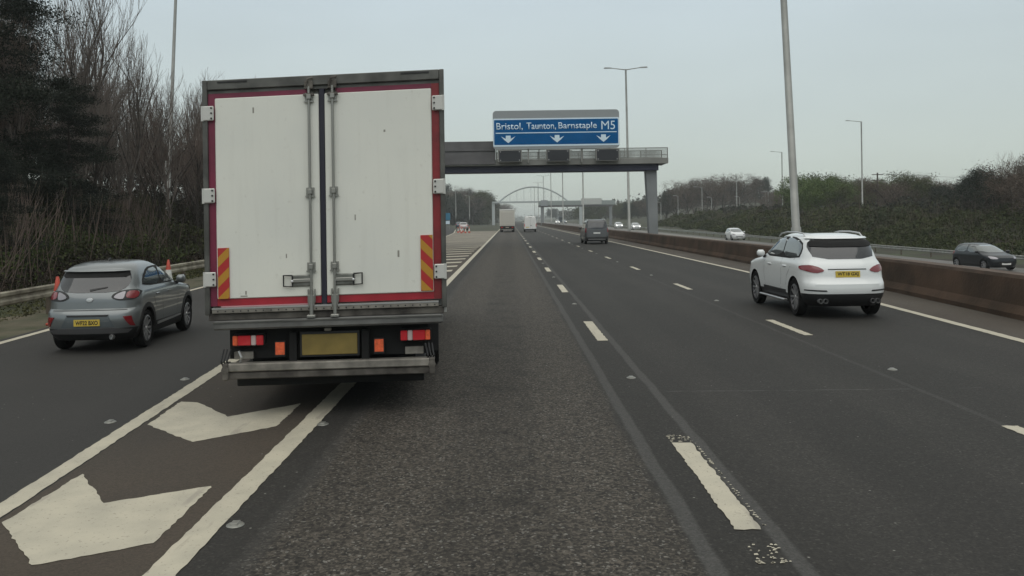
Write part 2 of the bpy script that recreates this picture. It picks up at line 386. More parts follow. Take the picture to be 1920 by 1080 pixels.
# ------------------------------------------------------------------ central wall
wall = empty('barrier_wall', (0, 0, 0)); tag(wall, 'long low brown concrete wall along the central reservation, right of the carriageway', 'wall')
yy = list(np.arange(-60, 60, 3))+list(np.arange(60, 620, 12))
def sweep(name, prof, fx, yy, m, parent, zf=None, smooth=None):
    n = len(prof); v = []; f = []
    for y in yy: v += [(fx(y)+a, y, b+(zf(y) if zf else 0)) for a, b in prof]
    for j in range(len(yy)-1):
        for i in range(n): f.append((j*n+i, j*n+(i+1) % n, (j+1)*n+(i+1) % n, (j+1)*n+i))
    f += [tuple(range(n)), tuple((len(yy)-1)*n+i for i in range(n))]
    return MB().add(v, f).build(name, m, parent, smooth)
sweep('wall_face', [(0, -.1), (0, .10), (.10, .26), (.17, .77), (.60, .77), (.66, -1.2)], WX, yy, M_wall, wall)
sweep('coping', [(.171, .768), (.185, .84), (.60, .84), (.61, .768)], WX, yy, M_cap, wall)

# ------------------------------------------------------------------ crash barriers
W_PROF = [(0, 0), (.03, .03), (.03, .09), (0, .13), (0, .17), (.03, .21), (.03, .27), (0, .30), (-.012, .30), (.016, .26), (.016, .215), (-.012, .175), (-.012, .125), (.016, .085), (.016, .035), (-.012, 0)]
def crash_barrier(fx, y0, y1, pitch, label, zf=None, side=1, top=.72, m=M_rail):
    r = tag(empty('crash_barrier', (0, 0, 0)), label, 'crash barrier')
    prof = [(a*side, b+top-.30) for a, b in W_PROF]
    yy = list(np.arange(y0, y1, pitch))+[y1]
    sweep('rail_beam', prof, fx, yy, m, r, zf)
    pb = MB().box(-.04, .04, -.05, .05, -.3, top-.05); pb.box(-.05, .05, -.02, .02, top-.3, top-.08)
    po = None
    for y in yy:
        loc = (fx(y)-side*.075, y, zf(y) if zf else 0)
        if po is None: po = pb.build('post', M_post, r); po.location = loc
        else: q = po.copy(); COL.objects.link(q); q.location = loc; q.parent = r
    return r
crash_barrier(LR, -10, 120, 3.2, 'weathered steel crash barrier beside the slip road, in front of the wooded bank', None, 1, .70)
crash_barrier(C_(33.2), 20, 330, 4.8, 'steel crash barrier beyond the opposite carriageway, in front of the scrub', zo, -1, .65, M_galv)
crash_barrier(C_(16.6), 30, 330, 4.8, 'steel crash barrier on the near side of the opposite carriageway, behind the brown wall', zo, 1, .65, M_galv)

# ------------------------------------------------------------------ traffic cones
M_cr = mat('cone_red', (.42, .055, .03), .5, noise=(12, .25)); M_cw = mat('cone_white', (.5, .5, .47), .5, noise=(12, .2))
def cone(x, y, label, group, src=[]):
    if not src:
        r = empty('traffic_cone', (x, y, .005))
        MB().box(-.17, .17, -.17, .17, 0, .05, bev=.01).build('base', M_cr, r)
        MB().lathe([(.165, .05), (.135, .27)], n=16).build('red_collar', M_cr, r, 40)
        MB().lathe([(.135, .27), (.074, .70)], n=16).build('white_sleeve', M_cw, r, 40)
        MB().lathe([(.074, .70), (.03, .99), (.022, 1.0), (0, 1.0)], n=16).build('tip', M_cr, r, 40); src.append(r)
    else: r = copy_tree(src[0]); r.location = (x, y, .005)
    return tag(r, label, 'traffic cone', group)
GC = 'traffic cones on the verge and the gore'
cone(-9.45, 16.7, 'red and white traffic cone behind the left rear corner of the grey crossover', GC)
cone(-10.25, 24.0, 'red and white traffic cone by the crash barrier, beyond the bonnet of the grey crossover', GC)
for x, y in ((-7.7, 128), (-7.1, 129), (-6.6, 131), (-8.6, 134), (-8.1, 139), (-9.0, 146), (-7.2, 143), (-9.5, 158)):
    cone(x, y, 'small distant red and white cone among those on the pale nose of the slip road', GC)

# ------------------------------------------------------------------ vehicles
def lerp_rows(rows, z):
    if z <= rows[0][0]: return rows[0][1:]
    for a, b in zip(rows, rows[1:]):
        if z <= b[0]:
            t = (z-a[0])/(b[0]-a[0]); return [p+(q-p)*t for p, q in zip(a[1:], b[1:])]
    return rows[-1][1:]
class Shell:
    """car body lofted from plan outlines: rows of (z, rear y, front y, half width); rear and front corner depth and squareness"""
    def __init__(s, rows, Dr=.55, Df=.8, nr=3.4, nf=2.8): s.rows, s.Dr, s.Df, s.nr, s.nf = rows, Dr, Df, nr, nf
    def q(s, z):
        yr, yf, w = lerp_rows(s.rows, z); L = yf-yr; return yr, yf, w, min(s.Dr, L*.45), min(s.Df, L*.45)
    def rear(s, x, z, off=0):
        yr, yf, w, Dr, Df = s.q(z); t = min(.9995, abs(x)/w); c = (1-t**s.nr)**(1/s.nr); y = yr+Dr*(1-c)
        gx = t**(s.nr-1)/w; gy = c**(s.nr-1)/Dr; g = math.hypot(gx, gy)
        return Vector((math.copysign(min(abs(x), w*.9995), x)+math.copysign(gx/g, x)*off, y-gy/g*off, z))
    def front(s, x, z, off=0):
        yr, yf, w, Dr, Df = s.q(z); t = min(.9995, abs(x)/w); c = (1-t**s.nf)**(1/s.nf); y = yf-Df*(1-c)
        gx = t**(s.nf-1)/w; gy = c**(s.nf-1)/Df; g = math.hypot(gx, gy)
        return Vector((math.copysign(min(abs(x), w*.9995), x)+math.copysign(gx/g, x)*off, y+gy/g*off, z+off*.5))
    def side(s, y, z, sg, off=0):
        yr, yf, w, Dr, Df = s.q(z)
        if y < yr+Dr: t = min(.999, (yr+Dr-y)/Dr); x = w*(1-t**s.nr)**(1/s.nr)
        elif y > yf-Df: t = min(.999, (y-yf+Df)/Df); x = w*(1-t**s.nf)**(1/s.nf)
        else: x = w
        return Vector((sg*(x+off), y, z))
    def body(s, name, mats, parent, split=None, arches=(), seg=12, nz=3):
        zs = []
        for a, b in zip(s.rows, s.rows[1:]):
            k = max(1, int(round((b[0]-a[0])/.06)));  zs += [a[0]+(b[0]-a[0])*i/k for i in range(k)]
        zs.append(s.rows[-1][0]); V = []; F = []
        for z in zs:
            yr, yf, w, Dr, Df = s.q(z); ring = []
            for i in range(2*seg+1):
                a = -PI/2+PI*i/(2*seg); si, co = math.sin(a), math.cos(a)
                ring.append((math.copysign(w*abs(si)**(2/s.nr), si), yr+Dr*(1-abs(co)**(2/s.nr))))
            for k in range(1, 12): ring.append((w, yr+Dr+(yf-Df-yr-Dr)*k/12))
            for i in range(2*seg+1):
                a = PI/2-PI*i/(2*seg); si, co = math.sin(a), math.cos(a)
                ring.append((math.copysign(w*abs(si)**(2/s.nf), si), yf-Df*(1-abs(co)**(2/s.nf))))
            for k in range(1, 12): ring.append((-w, yf-Df+(yr+Dr-yf+Df)*k/12))
            n = len(ring); V += [(x, y, z) for x, y in ring]
        for j in range(len(zs)-1):
            for i in range(n): F.append((j*n+i, j*n+(i+1) % n, (j+1)*n+(i+1) % n, (j+1)*n+i))
        F.append(tuple(reversed(range(n)))); F.append(tuple((len(zs)-1)*n+i for i in range(n)))
        me = bpy.data.meshes.new(name); me.from_pydata(V, [], F)
        bm = bmesh.new(); bm.from_mesh(me); bmesh.ops.remove_doubles(bm, verts=bm.verts[:], dist=1e-5); bmesh.ops.recalc_face_normals(bm, faces=bm.faces[:]); bm.to_mesh(me); bm.free()
        o = bpy.data.objects.new(name, me); COL.objects.link(o)
        if arches:
            m = MB()
            for (yw, zw, r) in arches:
                for sg in (-1, 1):
                    x0, x1 = sorted((sg*(s.q(.5)[2]-.30), sg*(s.q(.5)[2]+.3)))
                    m.prism([(yw+r*math.cos(2*PI*k/28), zw+r*math.sin(2*PI*k/28)) for k in range(28)], 0, x0, x1)
            cu = m.build('cutter', M_under); md = o.modifiers.new('b', 'BOOLEAN'); md.object = cu; md.operation = 'DIFFERENCE'; md.solver = 'EXACT'
            dg = bpy.context.evaluated_depsgraph_get(); me2 = bpy.data.meshes.new_from_object(o.evaluated_get(dg))
            bpy.data.objects.remove(cu); o.modifiers.clear(); o.data = me2; me = me2
        me.materials.clear()
        for mm_ in mats: me.materials.append(mm_)
        for p in me.polygons:
            c = p.center; k = 0
            if split and c.z < split: k = 1
            for (yw, zw, r) in arches:
                d = math.hypot(c.y-yw, c.z-zw)
                w5 = s.q(.5)[2]
                if d < r*1.003 and abs(c.x) < w5-.012 and (abs(p.normal.x) < .35 or abs(c.x) < w5-.28): k = 2
            if c.z < s.rows[0][0]+.005: k = 2
            p.material_index = min(k, len(mats)-1)
        me.polygons.foreach_set('use_smooth', [True]*len(me.polygons)); me.set_sharp_from_angle(angle=R(32))
        o.parent = parent; return o
    def patch(s, name, poly, mode, m, parent, off=.006, sg=1, step=.07, rnd=0, depth=.03):
        for _ in range(rnd):
            q = []
            for i in range(len(poly)):
                a, b = poly[i], poly[(i+1) % len(poly)]; q += [(a[0]*.78+b[0]*.22, a[1]*.78+b[1]*.22), (a[0]*.22+b[0]*.78, a[1]*.22+b[1]*.78)]
            poly = q
        bm = bmesh.new(); f = bm.faces.new([bm.verts.new((a, b, 0)) for a, b in poly])
        x0, x1 = min(p[0] for p in poly), max(p[0] for p in poly); z0, z1 = min(p[1] for p in poly), max(p[1] for p in poly)
        for ax, lo, hi in ((0, x0, x1), (1, z0, z1)):
            k = int((hi-lo)/step)
            for i in range(1, k+1):
                c = lo+(hi-lo)*i/(k+1); co = (c, 0, 0) if ax == 0 else (0, c, 0); no = (1, 0, 0) if ax == 0 else (0, 1, 0)
                bmesh.ops.bisect_plane(bm, geom=bm.verts[:]+bm.edges[:]+bm.faces[:], plane_co=co, plane_no=no)
        fn = {'rear': lambda a, b, o: s.rear(a, b, o), 'front': lambda a, b, o: s.front(a, b, o), 'side': lambda a, b, o: s.side(a, b, sg, o)}[mode]
        be = [e for e in bm.edges if e.is_boundary]; inner = {}
        P = {v: (v.co.x, v.co.y) for v in bm.verts}
        for e in be:
            for v in e.verts:
                if v not in inner: inner[v] = bm.verts.new(fn(*P[v], off-depth))
        for v, (a, b) in P.items(): v.co = fn(a, b, off)
        for e in be:
            a, b = e.verts; bm.faces.new((a, b, inner[b], inner[a]))
        bmesh.ops.recalc_face_normals(bm, faces=bm.faces[:]); me = bpy.data.meshes.new(name); bm.to_mesh(me); bm.free()
        # keep the outward side outward
        c = sum((Vector(v.co) for v in me.vertices), Vector())/len(me.vertices)
        return link(name, me, m, parent, 50)
M_alu0 = mat('dull_exhaust', (.22, .22, .22), .4, .6); M_rimc = mat('alloy_rim', (.42, .42, .43), .35, .7); M_rimd = mat('dark_rim', (.06, .06, .065), .4, .6)
def wheel(parent, x, y, r, w, sg, rim_m=M_rimc, spokes=10):
    """tyre with an alloy rim as its sub-part; sg = which side faces out"""
    ri = r*.70
    t = MB().lathe([(ri, -w/2+.02), (r*.93, -w/2), (r, -w/2+.035), (r, w/2-.035), (r*.93, w/2), (ri, w/2-.02), (ri-.01, 0)], (0, 0, 0), 0, 28).build('wheel', M_rub, parent, 40)
    t.location = (x, y, r)
    m = MB().lathe([(ri+.004, sg*(w/2-.012)), (ri-.018, sg*(w/2-.008)), (ri-.03, sg*(w/2-.045)), (0, sg*(w/2-.10))], (0, 0, 0), 0, 28).mark(0)
    m.mi = [1]*len(m.mi)
    m.lathe([(ri+.005, sg*(w/2-.014)), (ri-.022, sg*(w/2-.006))], (0, 0, 0), 0, 28)
    for k in range(spokes):
        a = 2*PI*k/spokes; ca, sa = math.cos(a), math.sin(a); hw = r*.045
        p = []
        for rr, ww, dx in ((ri*.12, hw, -.035), (ri*.97, hw*1.1, -.012)):
            for q in (-ww, ww): p.append((sg*(w/2+dx), rr*ca-q*sa, rr*sa+q*ca))
        b_ = [(c[0]-sg*.03, c[1], c[2]) for c in p]
        m.add(p+b_, [(0, 1, 3, 2), (4, 6, 7, 5), (0, 4, 5, 1), (2, 3, 7, 6), (0, 2, 6, 4), (1, 5, 7, 3)])
    m.lathe([(ri*.16, sg*(w/2-.04)), (ri*.14, sg*(w/2-.022)), (0, sg*(w/2-.02))], (0, 0, 0), 0, 12)
    m.build('rim', [rim_m, M_rimd], t, 35)
    return t
M_py = mat('plate_yellow', (.55, .40, .06), .5); M_pw = mat('plate_white', (.6, .6, .58), .5); M_lk = mat('plate_ink', (.02, .017, .012), .6)
def plate(sh, parent, z, mode='rear', text=None, w=.52, h=.115, x=0, m=None):
    p = sh.rear(x, z+h/2) if mode == 'rear' else sh.front(x, z+h/2)
    sg = -1 if mode == 'rear' else 1
    yo = p.y+sg*.012
    o = B(x-w/2, x+w/2, min(yo, yo-sg*.02), max(yo, yo-sg*.02), z, z+h).build('number_plate', m or (M_py if mode == 'rear' else M_pw), parent)
    if text:
        me = text_mesh(text, w*.86, h*.66, .003, .02); t = link('lettering', me, M_lk, o); t.location = (x-w*.43, yo-.001, z+h*.17)
    return o
def mirror(parent, sh, y, z, sg, m):
    x = sh.side(y, z, 1).x
    a, b = sorted((sg*(x+.05), sg*(x+.24)))
    o = B(a, b, y-.07, y+.10, z-.02, z+.13, bev=.045).build('door_mirror', m, parent, 60)
    a, b = sorted((sg*(x-.03), sg*(x+.08))); B(a, b, y-.01, y+.05, z-.05, z+.01).build('stalk', M_black, o)
    return o
M_tail = mat('tail_light_red', (.17, .010, .014), .18, coat=.8); M_tail2 = mat('tail_light_bright', (.55, .02, .03), .2, coat=.5)
M_clear = mat('clear_lamp', (.26, .25, .27), .12, .3, coat=.6); M_silver = mat('silver_trim', (.55, .55, .55), .3, .8)
M_lit = mat('lit_headlight', (.9, .9, .85), .3, emit=((1, .97, .88), 2.2))
def seam(sh, parent, pts, sg, w=.010, m=M_black, name='door_seam', off=.002):
    """thin groove line along a polyline on the side"""
    b = MB(); 
    for (y0, z0), (y1, z1) in zip(pts, pts[1:]):
        k = max(1, int(math.hypot(y1-y0, z1-z0)/.12)); d = Vector((y1-y0, z1-z0)).normalized(); n = Vector((-d.y, d.x))*w/2
        for i in range(k):
            a = (y0+(y1-y0)*i/k, z0+(z1-z0)*i/k); c = (y0+(y1-y0)*(i+1)/k, z0+(z1-z0)*(i+1)/k)
            b.add([sh.side(a[0]-n.x, a[1]-n.y, sg, off), sh.side(c[0]-n.x, c[1]-n.y, sg, off), sh.side(c[0]+n.x, c[1]+n.y, sg, off), sh.side(a[0]+n.x, a[1]+n.y, sg, off)], [(0, 1, 2, 3)])
    return b.build(name, m, parent)
def mirr(poly): return [(-a, b) for a, b in poly]

def simple_car(kind, label, loc, rz, rows, paint, wheels, r, rear_glass, screen, side_glass, tails=None, heads=None, lit=False, rimm=M_rimc, Dr=.5, Df=.7, nr=3.6, nf=3, split=None, cat='car', group=None, spokes=8, rp_=None, fp=None, scale=1, mir=None):
    t = tag(empty(kind, loc, rz), label, cat, group); t.scale = (scale,)*3
    sh = Shell(rows, Dr, Df, nr, nf); w = max(q[3] for q in rows)
    sh.body('body', [paint, M_black, M_under], t, split, [(y, r, r+.05) for y in wheels])
    for y in wheels:
        for sg in (-1, 1): wheel(t, sg*(w-.115), y, r, .21, sg, rimm, spokes)
    if rear_glass: sh.patch('rear_window', rear_glass, 'rear', M_glass, t, rnd=1)
    if screen: sh.patch('windscreen', screen, 'front', M_glass2, t, rnd=1)
    for pl in side_glass:
        for sg in (-1, 1): sh.patch('side_window', pl, 'side', M_glass2, t, sg=sg, rnd=1, off=.009)
    if tails:
        for pl in (tails, mirr(tails)): sh.patch('tail_light', pl, 'rear', M_tail2, t, off=.012, rnd=1)
    if heads:
        for pl in (heads, mirr(heads)): sh.patch('headlight', pl, 'front', M_lit if lit else M_clear, t, off=.012, rnd=1)
    if rp_ is not None: plate(sh, t, rp_)
    if fp is not None: plate(sh, t, fp, 'front')
    if mir:
        for sg in (-1, 1): mirror(t, sh, mir[0], mir[1], sg, paint)
    return t, sh

# --- grey crossover in the slip lane
P_grey = mat('paint_grey', (.15, .165, .17), .32, .45, coat=.9)
rows = [(.21, .20, 4.0, .80), (.30, .08, 4.12, .855), (.42, .02, 4.17, .885), (.55, 0, 4.18, .90), (.66, .02, 4.17, .90), (.71, .05, 4.15, .90), (.75, .12, 4.1, .90), (.90, .145, 3.98, .895), (.98, .175, 3.6, .88), (1.03, .21, 3.2, .86), (1.08, .25, 3.03, .825),
        (1.22, .335, 2.75, .785), (1.35, .42, 2.45, .735), (1.42, .48, 2.25, .69), (1.47, .60, 2.05, .63), (1.505, .80, 1.9, .55), (1.525, 1.0, 1.8, .45), (1.533, 1.2, 1.7, .32)]
HG = R(4.9)
gc, sh = simple_car('crossover_car', 'grey crossover car in the slip lane, left of the white lorry', (-6.775, 12.78, .008), R(4.4), rows, P_grey, (.80, 3.36), .335,
    [(-.64, 1.365), (.64, 1.365), (.70, 1.22), (.66, 1.10), (.50, 1.02), (-.50, 1.02), (-.66, 1.10), (-.70, 1.22)], [(-.60, 1.36), (.60, 1.36), (.76, 1.10), (-.76, 1.10)],
    [[(.78, 1.12), (.84, 1.20), (1.22, 1.37), (1.72, 1.395), (1.69, 1.09)], [(1.76, 1.09), (1.78, 1.385), (2.05, 1.35), (2.55, 1.15), (2.62, 1.09)]], None, None, rimm=M_rimc, split=.40, Dr=.46, Df=.85, nr=3.0, rp_=None, mir=(2.62, 1.05), spokes=10, scale=.945)
gc.scale = (.80, .81, .945)
sh_ = sh; sh.patch('tint_or_shade_strip', [(-.63, 1.365), (.63, 1.365), (.66, 1.30), (.60, 1.27), (-.60, 1.27), (-.66, 1.30)], 'rear', M_under, gc, off=.012)  # dark patch paints the spoiler's shade across the top of the rear glass
for sg in (1, -1):
    f = (lambda pl: pl) if sg == 1 else mirr
    o = sh.patch('tail_light', f([(.40, .93), (.44, 1.0), (.60, 1.055), (.80, 1.06), (.872, 1.02), (.868, .93), (.80, .885), (.55, .875)]), 'rear', M_black, gc, off=.010, rnd=2)
    sh.patch('red_lens', f([(.66, .93), (.68, 1.035), (.80, 1.04), (.855, 1.0), (.85, .93), (.79, .905)]), 'rear', M_tail, o, off=.018, rnd=1)
    sh.patch('clear_lens', f([(.45, .935), (.49, .985), (.60, 1.03), (.655, 1.035), (.64, .91), (.56, .905)]), 'rear', M_clear, o, off=.018, rnd=1)
    sh.patch('bumper_reflector', f([(.66, .62), (.80, .62), (.845, .44), (.77, .46)]), 'rear', M_tail, gc, off=.012)
    for yw in (.80, 3.36):      # black arch cladding
        n = 22; ro, ri = .465, .385
        poly = [(yw+ro*math.cos(R(-20)+R(220)*k/n), .335+ro*math.sin(R(-20)+R(220)*k/n)) for k in range(n+1)]+[(yw+ri*math.cos(R(200)-R(220)*k/n), .335+ri*math.sin(R(200)-R(220)*k/n)) for k in range(n+1)]
        poly = [(a, max(b, .23)) for a, b in poly]
        sh.patch('arch_cladding', poly, 'side', M_black, gc, off=.012, sg=sg, step=.5)
    sh.patch('sill_strip', [(1.40, .34), (2.85, .37), (2.85, .40), (1.40, .385)], 'side', M_silver, gc, off=.02, sg=sg)
    seam(sh, gc, [(1.72, 1.08), (1.66, .75), (1.72, .42)], sg); seam(sh, gc, [(2.62, 1.08), (2.66, .8), (2.58, .42)], sg); seam(sh, gc, [(1.05, 1.08), (1.18, .85), (1.30, .66)], sg)
    for y in (1.28, 2.0): a, b = sorted((sg*(sh.side(y, .92, 1).x-.01), sg*(sh.side(y, .92, 1).x+.028))); B(a, b, y-.02, y+.17, .90, .93, bev=.01).build('door_handle', P_grey, gc)
    sh.patch('headlight', f([(.55, .82), (.60, .93), (.80, .95), (.85, .88), (.80, .80)]), 'front', M_clear, gc, off=.012, rnd=1)
    sh.patch('window_surround', [(.70, 1.08), (.80, 1.24), (1.18, 1.40), (1.75, 1.42), (2.08, 1.39), (2.62, 1.17), (2.74, 1.06)], 'side', M_under, gc, off=.003, sg=sg, rnd=1)
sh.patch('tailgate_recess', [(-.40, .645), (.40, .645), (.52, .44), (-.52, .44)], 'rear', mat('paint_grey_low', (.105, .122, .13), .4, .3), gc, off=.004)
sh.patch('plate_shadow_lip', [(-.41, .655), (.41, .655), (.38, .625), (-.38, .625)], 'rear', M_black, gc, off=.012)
sh.patch('diffuser', [(-.80, .39), (-.5, .43), (.5, .43), (.80, .39), (.72, .33), (-.72, .33)], 'rear', mat('satin_grey', (.16, .16, .165), .4, .5), gc, off=.014)
plate(sh, gc, .47, text='WF22 BXO', w=.50, h=.11)
seam_t = sh.patch('tailgate_seam', [(-.72, .722), (.72, .722), (.72, .732), (-.72, .732)], 'rear', M_black, gc, off=.003)
sh.patch('wiper', [(-.02, 1.045), (.30, 1.10), (.30, 1.115), (-.03, 1.075)], 'rear', M_black, gc, off=.02)
MB().lathe([(0, .012), (.042, .010), (.05, 0)], (0, 0, 0), 2, 16).build('badge', M_silver, gc).matrix_local = Matrix.Translation(sh.rear(0, .90, .006)) @ Matrix.Rotation(R(80), 4, 'X') @ Matrix.Diagonal((1.4, .75, 1, 1))
sh.patch('roof_spoiler', [(-.63, 1.375), (.63, 1.375), (.61, 1.405), (-.61, 1.405)], 'rear', P_grey, gc, off=.07, depth=.10, rnd=1)
MB().prism([(1.02, 1.51), (1.10, 1.58), (1.18, 1.585), (1.20, 1.515)], 0, -.012, .012).build('aerial', M_black, gc)
MB().lathe([(.035, -.02), (.045, 0), (.045, .08), (.0, .08)], (.45, .05, .27), 1, 10).build('exhaust_tip', M_silver, gc)

# --- white SUV
P_white = mat('paint_white', (.66, .68, .68), .28, 0, coat=.9, noise=(1.2, .03))
rows = [(.24, .22, 4.65, .84), (.34, .09, 4.78, .915), (.44, .03, 4.83, .95), (.56, 0, 4.85, .965), (.69, .015, 4.85, .97), (.73, .05, 4.84, .97), (.80, .10, 4.8, .97), (.97, .13, 4.7, .968), (1.05, .16, 4.35, .955), (1.11, .20, 3.9, .93), (1.16, .24, 3.68, .90),
        (1.30, .30, 3.35, .86), (1.44, .38, 3.05, .81), (1.54, .45, 2.85, .77), (1.61, .58, 2.65, .71), (1.65, .78, 2.5, .63), (1.672, 1.0, 2.35, .52), (1.682, 1.25, 2.2, .38)]
wc, sh = simple_car('suv', 'white SUV with dark tailgate glass in the right-hand lane', (6.67, 15.70, .008), R(1), rows, P_white, (.90, 3.795), .385,
    [(-.62, 1.585), (.62, 1.585), (.72, 1.50), (.76, 1.40), (.68, 1.18), (-.68, 1.18), (-.76, 1.40), (-.72, 1.50)], [(-.68, 1.58), (.68, 1.58), (.84, 1.20), (-.84, 1.20)],
    [[(.78, 1.20), (.70, 1.34), (.82, 1.50), (1.45, 1.585), (1.78, 1.595), (1.78, 1.20)], [(1.84, 1.20), (1.84, 1.595), (2.3, 1.57), (2.75, 1.45), (3.18, 1.22)]], None, None, Dr=.60, Df=.9, nr=3.0, split=.47, rimm=M_rimc, spokes=10, mir=(3.05, 1.16))
wc.scale = (.865, .84, 1)
for sg in (1, -1):
    f = (lambda pl: pl) if sg == 1 else mirr
    sh.patch('tail_light', f([(.50, .95), (.60, 1.02), (.78, 1.07), (.945, 1.055), (.958, .98), (.90, .955), (.70, .90)]), 'rear', M_tail, wc, off=.014, rnd=1)
    sh.patch('bumper_slot', f([(.50, .545), (.93, .56), (.93, .585), (.52, .575)]), 'rear', M_black, wc, off=.006)
    for x in (.54, .655): MB().lathe([(.038, .12), (.05, 0), (.05, -.03), (.042, -.03), (.038, .1), (0, .1)], (sg*x, .06, .36), 1, 14).build('exhaust_tip', M_alu0, wc, 40)
    seam(sh, wc, [(1.80, 1.18), (1.74, .8), (1.80, .50)], sg); seam(sh, wc, [(2.98, 1.18), (3.04, .8), (2.96, .50)], sg); seam(sh, wc, [(.98, 1.18), (1.12, 1.0), (1.36, .80), (1.42, .6)], sg)
    for y in (1.42, 2.5): a, b = sorted((sg*(sh.side(y, 1.0, 1).x-.01), sg*(sh.side(y, 1.0, 1).x+.03))); B(a, b, y-.02, y+.20, .985, 1.015, bev=.012).build('door_handle', P_white, wc)
    pts = [(sg*.68, .85, 1.60), (sg*.67, 1.0, 1.68), (sg*.665, 1.5, 1.705), (sg*.66, 2.1, 1.70), (sg*.67, 2.5, 1.66), (sg*.68, 2.65, 1.60)]
    MB().tube(pts, .016, 8).build('roof_rail', M_silver, wc, 50)
    a, b = sorted((sg*.93, sg*1.03)); B(a, b, 1.40, 3.25, .27, .31, bev=.012).build('side_step', M_silver, wc)
    sh.patch('headlight', f([(.50, .88), (.55, 1.0), (.85, 1.03), (.93, .95), (.85, .86)]), 'front', M_clear, wc, off=.012, rnd=1)
    sh.patch('window_surround', [(.73, 1.165), (.65, 1.34), (.80, 1.535), (1.45, 1.62), (2.32, 1.60), (2.8, 1.485), (3.32, 1.165)], 'side', M_under, wc, off=.003, sg=sg, rnd=1)
sh.patch('roof_spoiler', [(-.69, 1.58), (.69, 1.58), (.66, 1.625), (-.66, 1.625)], 'rear', P_white, wc, off=.07, depth=.10, rnd=1)
sh.patch('tint_or_shade_strip', [(-.62, 1.57), (.62, 1.57), (.72, 1.50), (.71, 1.42), (-.71, 1.42), (-.72, 1.50)], 'rear', M_under, wc, off=.03, rnd=1)
sh.patch('tailgate_groove', [(-.44, .972), (.44, .972), (.44, .99), (-.44, .99)], 'rear', M_black, wc, off=.006)
B(-.40, .40, 1.30, 2.1, 1.679, 1.688, bev=.003).build('sunroof', M_glass2, wc)
plate(sh, wc, .82, text='WT18 GXJ', w=.56, h=.125)

# --- dark people carrier
P_dark = mat('paint_gunmetal', (.055, .056, .058), .35, .4, coat=.7)
vrows = [(.22, .12, 4.8, .86), (.35, .04, 4.88, .93), (.55, 0, 4.92, .95), (.85, .03, 4.88, .955), (1.0, .05, 4.6, .95), (1.12, .06, 4.2, .94), (1.3, .09, 3.8, .90), (1.6, .16, 3.35, .85), (1.82, .22, 3.0, .79), (1.92, .30, 2.8, .70), (1.97, .5, 2.6, .55)]
mc, sh = simple_car('people_carrier', 'dark grey people carrier in the right-hand lane, beyond the gantry', (7.02, 64.2, .008), 0, vrows, P_dark, (.95, 3.9), .34,
    [(-.60, 1.78), (.60, 1.78), (.78, 1.70), (.80, 1.45), (.62, 1.22), (-.62, 1.22), (-.80, 1.45), (-.78, 1.70)], [(-.66, 1.82), (.66, 1.82), (.84, 1.25), (-.84, 1.25)],
    [[(.5, 1.25), (.5, 1.72), (1.9, 1.76), (1.9, 1.22)], [(2.0, 1.22), (2.0, 1.76), (2.9, 1.7), (3.5, 1.25)]], None, [(.6, .8), (.65, .95), (.9, 1.0), (.9, .8)], Dr=.35, Df=.7, nr=4, mir=(3.3, 1.2))
plate(sh, mc, .83, m=M_pw, w=.54, h=.12); sh.patch('bumper_insert', [(-.70, .42), (.70, .42), (.68, .34), (-.68, .34)], 'rear', M_silver, mc, off=.012)
for pl_ in ([(.84, .95), (.93, .95), (.90, 1.3), (.83, 1.3)], [(-.84, .95), (-.93, .95), (-.90, 1.3), (-.83, 1.3)]): sh.patch('tail_light', pl_, 'rear', M_tail, mc, off=.012)
for sg in (-1, 1): MB().tube([(sg*.70, .5, 1.93), (sg*.72, .7, 2.0), (sg*.72, 2.4, 2.0), (sg*.70, 2.6, 1.93)], .02, 6).build('roof_rail', M_silver, mc)

# --- white panel van
P_van = mat('paint_van_white', (.62, .62, .60), .4, 0, coat=.5)
tr = [(.28, .06, 5.3, .92), (.45, 0, 5.4, .98), (.9, .02, 5.35, 1.0), (1.15, .03, 4.9, 1.0), (1.35, .04, 4.5, .99), (1.8, .06, 4.1, .95), (2.2, .08, 3.75, .90), (2.45, .11, 3.5, .84), (2.55, .2, 3.3, .72)]
vc, sh = simple_car('panel_van', 'white high-roofed panel van in the middle lane, right of the distant lorry', (3.42, 131, .008), 0, tr, P_van, (1.0, 4.4), .35, None, [(-.75, 2.1), (.75, 2.1), (.9, 1.4), (-.9, 1.4)],
    [[(3.2, 1.4), (3.2, 1.95), (3.9, 1.9), (4.4, 1.4)]], [(.90, .85), (.985, .85), (.97, 1.35), (.89, 1.35)], [(.6, .85), (.6, 1.05), (.9, 1.1), (.9, .85)], Dr=.16, Df=.6, nr=5, cat='van', split=.52, mir=(4.1, 1.45))
plate(sh, vc, .72, x=-.45, w=.52, h=.12); sh.patch('high_brake_light', [(-.3, 2.32), (.3, 2.32), (.3, 2.37), (-.3, 2.37)], 'rear', M_black, vc, off=.01)
sh.patch('door_gap', [(-.006, .55), (.012, .55), (.012, 2.35), (-.006, 2.35)], 'rear', M_black, vc, off=.003); sh.patch('door_latch', [(.05, 1.0), (.20, 1.0), (.20, 1.12), (.05, 1.12)], 'rear', M_black, vc, off=.02)
for sg in (-1, 1): MB().prism([(-.05, .42), (.05, .42), (.05, .55), (-.05, .55)], 0, sg*.45 if sg < 0 else .35, -.35 if sg < 0 else .45).build('rear_step', M_black, vc)

